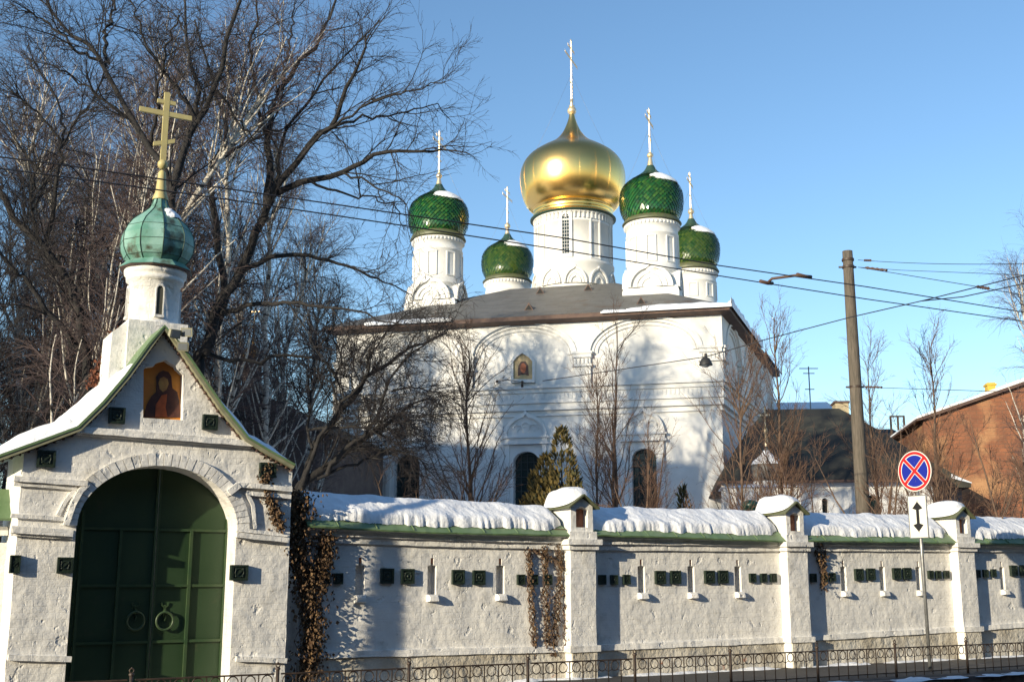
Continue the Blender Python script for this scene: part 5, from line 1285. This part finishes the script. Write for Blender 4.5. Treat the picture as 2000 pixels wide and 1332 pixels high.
A_l = [
 ([(372, 1000), (378, 850), (388, 705), (400, 682), (417, 643), (433, 593), (467, 531), (499, 459), (521, 405)], YA, YA, .2, .11),
 ([(521, 405), (549, 356), (616, 270), (652, 239), (679, 167), (705, 110), (722, 60)], YA, YA - 1.5, .12, .02),
 ([(521, 405), (524, 315), (526, 252), (553, 167), (616, 86), (645, 30), (661, -20)], YA, YA + 1.5, .12, .03),
 ([(535, 380), (600, 352), (670, 338), (715, 315), (774, 297), (832, 297), (870, 292), (918, 302)], YA, YA - 1.2, .10, .012),
 ([(395, 695), (420, 640), (440, 567), (427, 486), (416, 405), (413, 338), (440, 279), (436, 225), (418, 180), (400, 110), (380, 40)], YA + .3, YA + 2, .13, .025),
 ([(467, 531), (520, 508), (580, 500), (625, 503), (670, 518), (720, 540), (760, 550), (805, 577)], YA, YA + 1.5, .085, .012),
 ([(430, 612), (470, 600), (516, 593), (560, 590), (598, 593), (674, 606), (757, 626), (800, 640)], YA, YA - 1.5, .08, .012),
 ([(405, 690), (450, 705), (499, 702), (565, 695), (631, 705), (650, 730), (664, 755), (660, 800)], YA + .2, YA + 1.5, .065, .012),
 ([(499, 459), (540, 350), (555, 260), (600, 200), (640, 150), (690, 90), (740, 40)], YA, YA + .8, .07, .012),
 ([(575, 322), (640, 255), (700, 215), (770, 190), (820, 170), (870, 160)], YA - .8, YA - 2.5, .05, .01),
 ([(620, 265), (680, 235), (740, 232), (800, 220), (850, 205), (880, 235)], YA - 1, YA + 1, .045, .01),
 ([(413, 338), (460, 290), (520, 262), (560, 250), (620, 200)], YA + .7, YA + 2.5, .06, .012),
 ([(526, 280), (500, 180), (490, 100), (500, 40), (505, -20)], YA + .4, YA - .6, .06, .02),
 ([(553, 167), (560, 110), (570, 50), (580, -10)], YA + .8, YA + 2, .05, .015),
 ([(600, 352), (660, 375), (720, 385), (770, 405), (790, 450)], YA - .4, YA + 1, .045, .008),
 ([(670, 338), (720, 360), (760, 380), (790, 395), (800, 420)], YA - .6, YA - 2, .035, .008),
]
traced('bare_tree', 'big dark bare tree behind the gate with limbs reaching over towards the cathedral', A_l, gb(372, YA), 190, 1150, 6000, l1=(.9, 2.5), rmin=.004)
YB = 26.5
B_l = [
 ([(560, 1010), (582, 956), (631, 917), (674, 887), (724, 847), (760, 824), (800, 790), (850, 780)], YB, YB + 2, .16, .015),
 ([(575, 985), (598, 933), (611, 877), (658, 804), (697, 765), (720, 732), (765, 702), (810, 675), (860, 655), (890, 640)], YB + .1, YB + 2, .13, .012),
 ([(640, 925), (654, 898), (704, 854), (738, 810), (765, 729), (806, 692), (873, 651)], YB, YB - .6, .08, .012),
 ([(590, 950), (620, 860), (664, 797), (715, 739), (722, 695), (755, 651), (800, 610)], YB, YB - 1, .07, .01),
 ([(765, 765), (790, 755), (823, 759), (860, 765), (890, 785)], YB + 1, YB, .035, .008),
 ([(620, 935), (700, 905), (760, 880), (810, 895), (850, 930)], YB, YB + 1, .05, .01),
 ([(611, 877), (600, 830), (610, 760), (640, 710), (640, 660)], YB, YB + 2, .05, .01),
 ([(600, 840), (660, 832), (720, 838), (770, 815), (800, 830)], YB, YB - 1, .045, .01),
 ([(658, 804), (655, 750), (668, 700), (650, 650), (660, 600)], YB, YB + 1, .04, .01),
]
traced('bare_tree', 'dark bare tree leaning right in front of the cathedral left wall', B_l, gb(560, YB), 230, 1700, 8500, l1=(.8, 2.3), l2=(.4, 1.2), up=.0, wig=.17, droop=.1)
YCc = 23
C_l = [
 ([(345, 1000), (345, 800), (342, 600), (335, 430), (333, 387), (360, 288), (383, 234), (423, 176), (450, 68), (477, -20)], YCc, YCc, .17, .04),
 ([(336, 420), (325, 340), (300, 300), (270, 252), (234, 194), (198, 117), (160, 80), (135, 68), (100, 20), (80, -20)], YCc, YCc + 1.5, .10, .025),
 ([(205, 130), (205, 80), (215, 40), (220, -10)], YCc + 1, YCc + 2, .06, .03),
 ([(365, 285), (385, 220), (380, 150), (365, 90), (358, -10)], YCc, YCc + 1.5, .08, .03),
 ([(295, 290), (300, 220), (312, 150), (325, 100), (350, 30)], YCc + .5, YCc - 1, .05, .02),
 ([(200, 120), (150, 100), (110, 60), (60, 30), (20, 10)], YCc + 1, YCc + .3, .05, .012),
 ([(383, 234), (340, 170), (300, 110), (270, 50), (250, -10)], YCc, YCc - 1, .06, .015),
 ([(270, 252), (220, 210), (170, 170), (120, 140), (60, 120)], YCc + .8, YCc, .05, .012),
 ([(423, 176), (460, 230), (500, 275), (540, 300)], YCc, YCc + 1, .04, .01),
]
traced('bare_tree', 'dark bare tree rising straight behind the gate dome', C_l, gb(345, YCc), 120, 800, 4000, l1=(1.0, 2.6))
YD = 24
D_l = [
 ([(178, 1000), (172, 800), (165, 690), (153, 600), (135, 558), (86, 486), (31, 428), (0, 369), (-40, 330)], YD, YD - .5, .15, .07),
 ([(120, 540), (90, 473), (113, 338), (126, 284), (160, 220), (194, 171), (210, 140)], YD, YD + 1.2, .07, .02),
 ([(165, 690), (120, 640), (60, 560), (20, 520), (-20, 470)], YD, YD - 1.2, .1, .03),
 ([(126, 284), (80, 230), (40, 190), (-10, 150)], YD + .8, YD, .045, .015),
 ([(126, 284), (120, 220), (90, 160), (60, 130)], YD + .8, YD + 2, .04, .015),
 ([(170, 760), (210, 690), (240, 620), (230, 540), (200, 450)], YD, YD + 1.5, .06, .015),
 ([(150, 600), (160, 520), (150, 450), (175, 380)], YD, YD + 1.5, .05, .012),
 ([(86, 486), (60, 400), (70, 320), (40, 250)], YD - .2, YD - 1, .045, .012),
]
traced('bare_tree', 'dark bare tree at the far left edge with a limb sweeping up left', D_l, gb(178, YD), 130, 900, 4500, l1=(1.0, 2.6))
# ---- birches
def birch(H=17, seed=1, dens=1.0):
    global rng
    rng = np.random.default_rng(seed)
    K = 18; nst = 1
    t = np.linspace(0, 1, K); P = np.zeros((1, K, 3)); P[0, :, 2] = t * H; P[0, 1:, 0] = np.cumsum(rng.normal(size=K - 1) * .1); P[0, 1:, 1] = np.cumsum(rng.normal(size=K - 1) * .1)
    Rr = (.15 * (1 - t) ** .8 + .012)[None] * H / 17
    B1 = kids(P, Rr, int(46 * dens), .22, .98, 3.0, 5.2, .35, .75, 12, up=.14, wig=.07, rf=.45, rmin=.012, byt=.55)
    B2 = kids(*B1, int(420 * dens), .2, 1, 1.0, 2.4, .4, .9, 9, up=.02, wig=.1, droop=.10, rf=.35, rmin=.007)
    B3 = kids(*B2, int(3400 * dens), .1, 1, .6, 1.5, .3, .8, 7, up=-.05, wig=.11, droop=.28, rf=.25, rmin=.0045)
    return tree_objs('birch_tree', 'x', (0, 0, 0), [(P, Rr, 8), (B1[0], B1[1], 5)], [(*B2, 3), (*B3, 3)], 'birch', 'twigb')
bproto = [birch(17, 21, 1.2), birch(15.5, 22, 1.2), birch(18, 23, 1.2)]
bl_ = [  # x px, Y, proto, scale, tilt
 (10, 33, 0, 1.0, 0, 'birch with white trunk at the left picture edge, behind the snowy gate roof'), (78, 36, 1, 1.05, .02, 'second birch trunk from the left edge behind the gate roof'), (262, 34, 2, 1.0, -.02, 'birch whose white trunk shows just left of the gate cross'),
 (228, 38, 0, 1.05, .0, 'slender birch behind and left of the tall birch near the gate cross'), (438, 33, 1, 1.12, .04, 'white birch right of the gate cross between two dark limbs'), (-40, 30, 1, 1.0, .30, 'birch slanting up to the right at the left edge'),
 (150, 42, 2, .95, .03, 'birch deep in the grove above the left roof curve'), (360, 41, 0, 1.0, -.03, 'birch deep in the grove directly behind the gate cross'), (530, 43, 1, 1.0, .05, 'rightmost birch of the grove, behind the big dark tree'), (300, 47, 1, .95, .0, 'far birch behind the gate drum'), (90, 47, 2, 1.0, -.05, 'far birch at the left with thin drooping twigs'), (430, 48, 0, .9, .02, 'far birch low behind the brown church dome'),
 (185, 33, 1, .95, .03, 'birch with peeling white trunk above the left snowy roof curve'), (480, 37, 2, .92, -.02, 'birch crown hanging low between the big dark tree limbs'), (590, 45, 0, .85, .03, 'far birch showing right of the big dark trunk'),
 (20, 24.5, 1, .95, .36, 'nearer birch leaning right across the left grove')]
used = set()
for x, Y, k, s, tl, lab in bl_:
    o = bproto[k] if k not in used else copy_tree(bproto[k]); used.add(k)
    p = gb(x, Y); o.location = p; o.scale = (s, s, s); o.rotation_euler = (0, tl, x * .7 if tl < .2 else 0); o['label'] = lab; o['group'] = 'birches in the grove behind the gate'
# ---- far bare trees forming the dark backdrop at the left
def generic(name, label, H, r, n1, n2, n3, seed, bark, twigm, l1, l2, l3, a1=(.4, .8), up=.1, t0=.1, droop=0, stems=1, lean=.12, rmin=.006, wig=.09, byt=.6, rf1=.3, group=None, base=(0, 0, 0), cat='tree', K=14):
    global rng
    rng = np.random.default_rng(seed); t = np.linspace(0, 1, K); P = np.zeros((stems, K, 3)); Rr = np.zeros((stems, K))
    for s in range(stems):
        h = H * (1 if s == 0 else rng.uniform(.7, .95)); az = rng.uniform(0, 6.28); ln = 0 if stems == 1 else lean * rng.uniform(.5, 1.2)
        P[s, :, 2] = t * h; P[s, :, 0] = np.cos(az) * ln * h * t; P[s, :, 1] = np.sin(az) * ln * h * t
        P[s, 1:, 0] += np.cumsum(rng.normal(size=K - 1) * .035 * H / 8); P[s, 1:, 1] += np.cumsum(rng.normal(size=K - 1) * .035 * H / 8); Rr[s] = r * (1 - t) ** .8 + .008
    B1 = kids(P, Rr, n1, t0, .98, *l1, *a1, 10, up=up, wig=wig, rf=rf1, rmin=.007, byt=byt)
    B2 = kids(*B1, n2, .15, 1, *l2, .3, .8, 7, up=up * .7, wig=wig * 1.2, droop=droop, rf=.25, rmin=rmin)
    B3 = kids(*B2, n3, .1, 1, *l3, .3, .9, 5, up=up * .4, wig=wig * 1.4, droop=droop, rf=.25, rmin=rmin * .8)
    e = tree_objs(name, label, (0, 0, 0), [(P, Rr, 7), (*B1, 4)], [(*B2, 3), (*B3, 3)], bark, twigm, cat, group); e.location = base; return e
dp = generic('bare_tree', 'x', 12, .14, 70, 600, 3600, 31, 'bark', 'twig', (2.5, 5), (1, 2.2), (.4, 1.0), (.4, 1.1), .06, .08, rmin=.008)
dk_ = [(-60, 28, .8, 'dense dark bare tree just outside the left edge of the birch grove'), (60, 31, .7, 'dense dark bare tree behind the snowy left roof curve'), (130, 29, .75, 'low dense dark tree above the left gate roof'), (215, 33, .8, 'dense dark tree left of the gate drum'), (400, 37, .72, 'dark tree in shade right of the gate drum'), (-10, 38, .7, 'dark tree deep behind the leftmost birch'), (140, 44, .75, 'dark tree deep in the middle of the grove'), (500, 40, .65, 'dark tree before the brown church roof')]
for i, (x, Y, s, lab) in enumerate(dk_):
    o = dp if i == 0 else copy_tree(dp); o.location = gb(x, Y); o.scale = (s,) * 3; o.rotation_euler = (0, 0, i * 1.3); o['label'] = lab; o['group'] = 'dark bare trees among the birches'
# ---- slim young trees in front of the cathedral
def slim(x, Y, ytop, label, seed, n=1.0, r=.07, w_=1.0, stems=1, lean=.1, ytw=None, tw='twigr', bk_='barkb'):
    H = at(x, ytop, Y).z + .1
    return generic('young_tree', label, H, r * .8, int(44 * n), int(380 * n), int(1300 * n), seed, bk_, tw, (1.6 * w_, 3.0 * w_), (.5, 1.1), (.18, .45), (.3, .75), .13, .12, 0, stems, lean, .005, .10, .55, base=gb(x, Y))
slim(918, 32, 675, 'young reddish bare tree before the cathedral wall, left of its central window', 41, 1.6, .085, 1.35)
slim(1208, 33, 650, 'tall young bare tree before the cathedral wall, right of the thuja', 42, 1.3, .085, 1.15, 2, .04)
slim(1172, 31, 720, 'thin young bare tree between the thuja and the taller young tree', 43, .7, .05, .9)
slim(1452, 29, 740, 'young bare tree before the right corner of the cathedral', 44, 1.2, .07, 1.25)
slim(1530, 30, 645, 'tall young bare tree left of the small chapel dome, right of the cathedral', 45, 1.3, .08, 1.1)
slim(1255, 30, 830, 'small bare tree before the right cathedral window', 46, .7, .05, .8, 2, .12)
slim(1742, 33, 700, 'young bare tree just right of the wooden pole', 47, 1.0, .07, .95)
slim(1838, 31, 672, 'young bare tree in front of the brick building left edge', 48, 1.0, .07, .9)
slim(1600, 29, 880, 'low bare tree leaning against the dark hipped roof', 49, .6, .04, .9, 3, .35)
slim(1700, 27, 860, 'thin bare shrub tree around the foot of the wooden pole', 50, .6, .035, .8, 3, .3)
def bush(x, Y, ytop, label, seed, n=1.0, stems=7, lean=.45, w_=1.0):
    H = at(x, ytop, Y).z + .1
    return generic('bare_bush', label, H, .035, int(60 * n), int(420 * n), int(1500 * n), seed, 'barkb', 'twigr', (.7 * w_, 1.5 * w_), (.35, .8), (.15, .35), (.3, .9), .06, .15, 0, stems, lean, .0055, .1, .4, base=gb(x, Y), cat='bush')
bush(1320, 27, 950, 'low bare bush in front of the cathedral right window', 61)
bush(860, 30, 905, 'bare bush before the left cathedral window', 62, .8)
bush(1890, 33, 870, 'bare bush before the lower brick wall', 63, 1.2)
bush(1950, 30, 845, 'dense bare bush at the right before the brick wall', 64, 1.6)
bush(2010, 28, 800, 'tall bare bush cut by the right picture edge', 65, 1.6)
bush(1420, 26, 940, 'bare bush between the two round topped pillars', 66, .8)
bush(1860, 27, 920, 'small bare bush right of the no stopping sign', 67, .8)
bush(1780, 29, 900, 'small bare bush left of the no stopping sign', 68, .7)
# birch at the right edge
o = copy_tree(bproto[1]); o.location = gb(1988, 44); o.scale = (.88,) * 3; o.rotation_euler = (0, -.1, 2.2); o['label'] = 'birch crown leaning in over the brick building at the right edge'; o['group'] = 'birches in the grove behind the gate'
del o['group']
# ---- thujas
def thuja(x, Y, ytop, rw, label, seed, n=9000):
    H = at(x, ytop, Y).z; rnd = random.Random(seed); b = gb(x, Y); e = thing('thuja', label, 'conifer', b)
    mb = MB(); mb.tube([(0, 0, -.1), (.02, 0, H * .5), (0, 0, H * .96)], [.07, .04, .01], 7); mb.build('trunk', M['bark'], e)
    V = []; Fq = []
    tops = [(rnd.uniform(-.3, .3), rnd.uniform(-.3, .3), rnd.uniform(.62, .95)) if _ else (0, 0, 1.0) for _ in range(6)]
    for i in range(n):
        t = rnd.random() ** .8; z = t * H; az = rnd.uniform(0, 6.283); tp = tops[rnd.randrange(6)]
        lump = 1 + .35 * noise.noise(Vector((math.cos(az) * 1.6, math.sin(az) * 1.6, z * 1.5 + seed))) + .2 * noise.noise(Vector((math.cos(az) * 5, math.sin(az) * 5, z * 4 + seed)))
        k6 = rnd.randrange(6); tp = tops[k6]; tt = t / tp[2]
        if tt > 1: continue
        rr = rw * .72 * (1 - tt ** 1.6) ** .7 * lump * (.4 + .6 * rnd.random() ** .5); cx_, cy_ = tp[0] * rw * 1.4 * min(1, t * 2.2 + .3), tp[1] * rw * 1.4 * min(1, t * 2.2 + .3)
        if noise.noise(Vector((az * 1.5, z * 2.2 + k6 * 7, seed))) > .28: continue
        c_ = Vector((cx_ + rr * math.cos(az), cy_ + rr * math.sin(az), z))
        a = Vector((math.cos(az) * .5 + rnd.gauss(0, .35), math.sin(az) * .5 + rnd.gauss(0, .35), 1)).normalized(); bb = a.cross(Vector((rnd.gauss(0, 1), rnd.gauss(0, 1), rnd.gauss(0, .4)))).normalized(); l = rnd.uniform(.10, .22); w2 = l * .16
        k = len(V); V += [c_, c_ + a * l * .5 + bb * w2, c_ + a * l, c_ + a * l * .5 - bb * w2]; Fq.append((k, k + 1, k + 2, k + 3))
    m2 = MB(); m2.add(V, Fq); m2.build('foliage', M['thuja'], e)
thuja(1098, 29, 838, 1.25, 'yellowish green thuja behind the first pillar, in front of the cathedral', 1, 13000)
thuja(1042, 30, 925, .6, 'dark low thuja left of the taller thuja by the central window', 2, 5000)
thuja(1338, 28, 955, .5, 'small thuja peeping over the wall between the first two pillars', 3, 4000)
# trees outside the frame whose shadows fall into it
for i, (X, Y, s_, k) in enumerate(((-27, 21, 1.0, 1), (-33, 17, .95, 0), (-38, 24, 1.05, 2), (-30, 29, 1.0, 1), (-24, 25, .9, 2), (-42, 19, 1.0, 0))):
    o = copy_tree(bproto[k]); o.location = (X, Y, 0); o.scale = (s_,) * 3; o.rotation_euler = (0, 0, i * 1.1); o['label'] = 'birch of the grove standing beyond the left picture edge'; o['group'] = 'birches in the grove beyond the left edge'
for i, (X, Y, s_) in enumerate(((-26, 17, .8), (-30, 23, .95), (-35, 20, 1.0), (-22, 28, .85), (-40, 27, 1.1), (-24, 21, 1.25), (-28, 26, 1.3), (-20, 24, 1.15), (-33, 27, 1.35), (-25, 31, 1.2))):
    o = copy_tree(dp); o.location = (X, Y, 0); o.scale = (s_,) * 3; o.rotation_euler = (0, 0, i * 1.7); o['label'] = 'dark bare tree standing beyond the left picture edge'; o['group'] = 'dark bare trees beyond the left edge'
def streettree(X, Y, H, rw, label, seed, n):
    e = thing('spruce', label, 'conifer', (X, Y, 0)); rnd = random.Random(seed)
    mb = MB(); mb.tube([(0, 0, -.1), (0, 0, H * .5), (0, 0, H * .97)], [.09, .06, .01], 8); mb.build('trunk', M['bark'], e); V = []; Fq = []
    for i in range(n):
        t = rnd.random(); z = .25 * H + .75 * H * t; az = rnd.uniform(0, 6.283); ln = rw * (1 - t) ** .8 * (1 + .5 * noise.noise(Vector((math.cos(az) * 2, math.sin(az) * 2, z * 2)))) + .0; rr = ln * rnd.random() ** .6
        c_ = Vector((rr * math.cos(az), rr * math.sin(az), z - rr * .35)); a = Vector((math.cos(az), math.sin(az), rnd.gauss(-.2, .4))).normalized(); bb = a.cross(Vector((rnd.gauss(0, 1), rnd.gauss(0, 1), rnd.gauss(0, 1)))).normalized(); l = rnd.uniform(.04, .09); k = len(V)
        V += [c_, c_ + a * l * .5 + bb * l * .18, c_ + a * l, c_ + a * l * .5 - bb * l * .18]; Fq.append((k, k + 1, k + 2, k + 3))
    m2 = MB(); m2.add(V, Fq); m2.build('foliage', M['thuja'], e)
q = W.wld(W.px(758, 1130)[0], 0, 0); bk2 = q - SUN_TRAVEL * 7.8
streettree(bk2.x, bk2.y, 4.9, .10, 'small spruce on the street side beyond the left picture edge', 3, 7000)
# unseen tall building added beyond the left edge to shade grove and lower church
RC = Vector((.754 * -38.5 + .657 * -8, .657 * 38.5 + .754 * -8, 0))
RF = Fr(RC, math.atan2(.754, -.657)); rs = RF.root('added_shade_building', 'unseen tall brown building added beyond the left picture edge to shade the grove and church', 'building')
mb = MB(); mb.box(-10, 10, .5, 12, 0, 16); mb.build('walls', M['brownp'], rs)
hol = [(-9 + 2.6 * i, -7.9 + 2.6 * i, 1.2 + 3.2 * j, 3.0 + 3.2 * j) for i in range(7) for j in range(4)]
mb = MB(); mb.prism([(-10, 0), (10, 0), (10, 16), (-10, 16)], -.49, .0, holes=[[(a, c), (b, c), (b, d), (a, d)] for a, b, c, d in hol]); mb.build('facade', M['brownp'], rs)
for a, b, c, d in hol: g = MB(); g.box(a + .01, b - .01, .36, .42, c + .01, d - .01); g.build('window', M['glass'], rs)
mb = MB(); mb.add([(-10.6, -.6, 16), (10.6, -.6, 16), (10.6, 12.6, 16), (-10.6, 12.6, 16), (-5, 6, 17), (5, 6, 17)], [(0, 1, 5, 4), (1, 2, 5), (2, 3, 4, 5), (3, 0, 4), (3, 2, 1, 0)]); mb.build('roof', M['roofd'], rs)
# ================================================================ the street's other side (behind the camera): unseen building added to block low sky
OB = Fr(W.o + N_ * 21, TH)
ob_ = OB.root('added_street_building', 'unseen three storey brown building across the street behind the viewer, added to cut the sky light', 'building')
hol = []; mb = MB(); mg = []
for fl in range(3):
    k = -57
    while k < 57: hol.append((k, k + 1.3, 1.2 + fl * 3.9, 3.3 + fl * 3.9)); k += 3.4
mb.box(-60, 60, -12, -.5, -.13, 12.6); mb.build('walls', M['brownp'], ob_)
mb = MB(); mb.prism([(60, -.13), (-60, -.13), (-60, 12.6), (60, 12.6)][::-1], .001 - .0, -.49, holes=[[(a, c), (b, c), (b, d), (a, d)] for a, b, c, d in hol]); mb.build('facade', M['brownp'], ob_)
mb = MB(); mb.box(-60.5, 60.5, -12.5, .6, 12.6, 12.9); mb.build('cornice', M['beige'], ob_)
for a, b, c, d in hol[:100]: g = MB(); g.box(a + .01, b - .01, -.42, -.36, c + .01, d - .01); g.build('window', M['glass'], ob_)
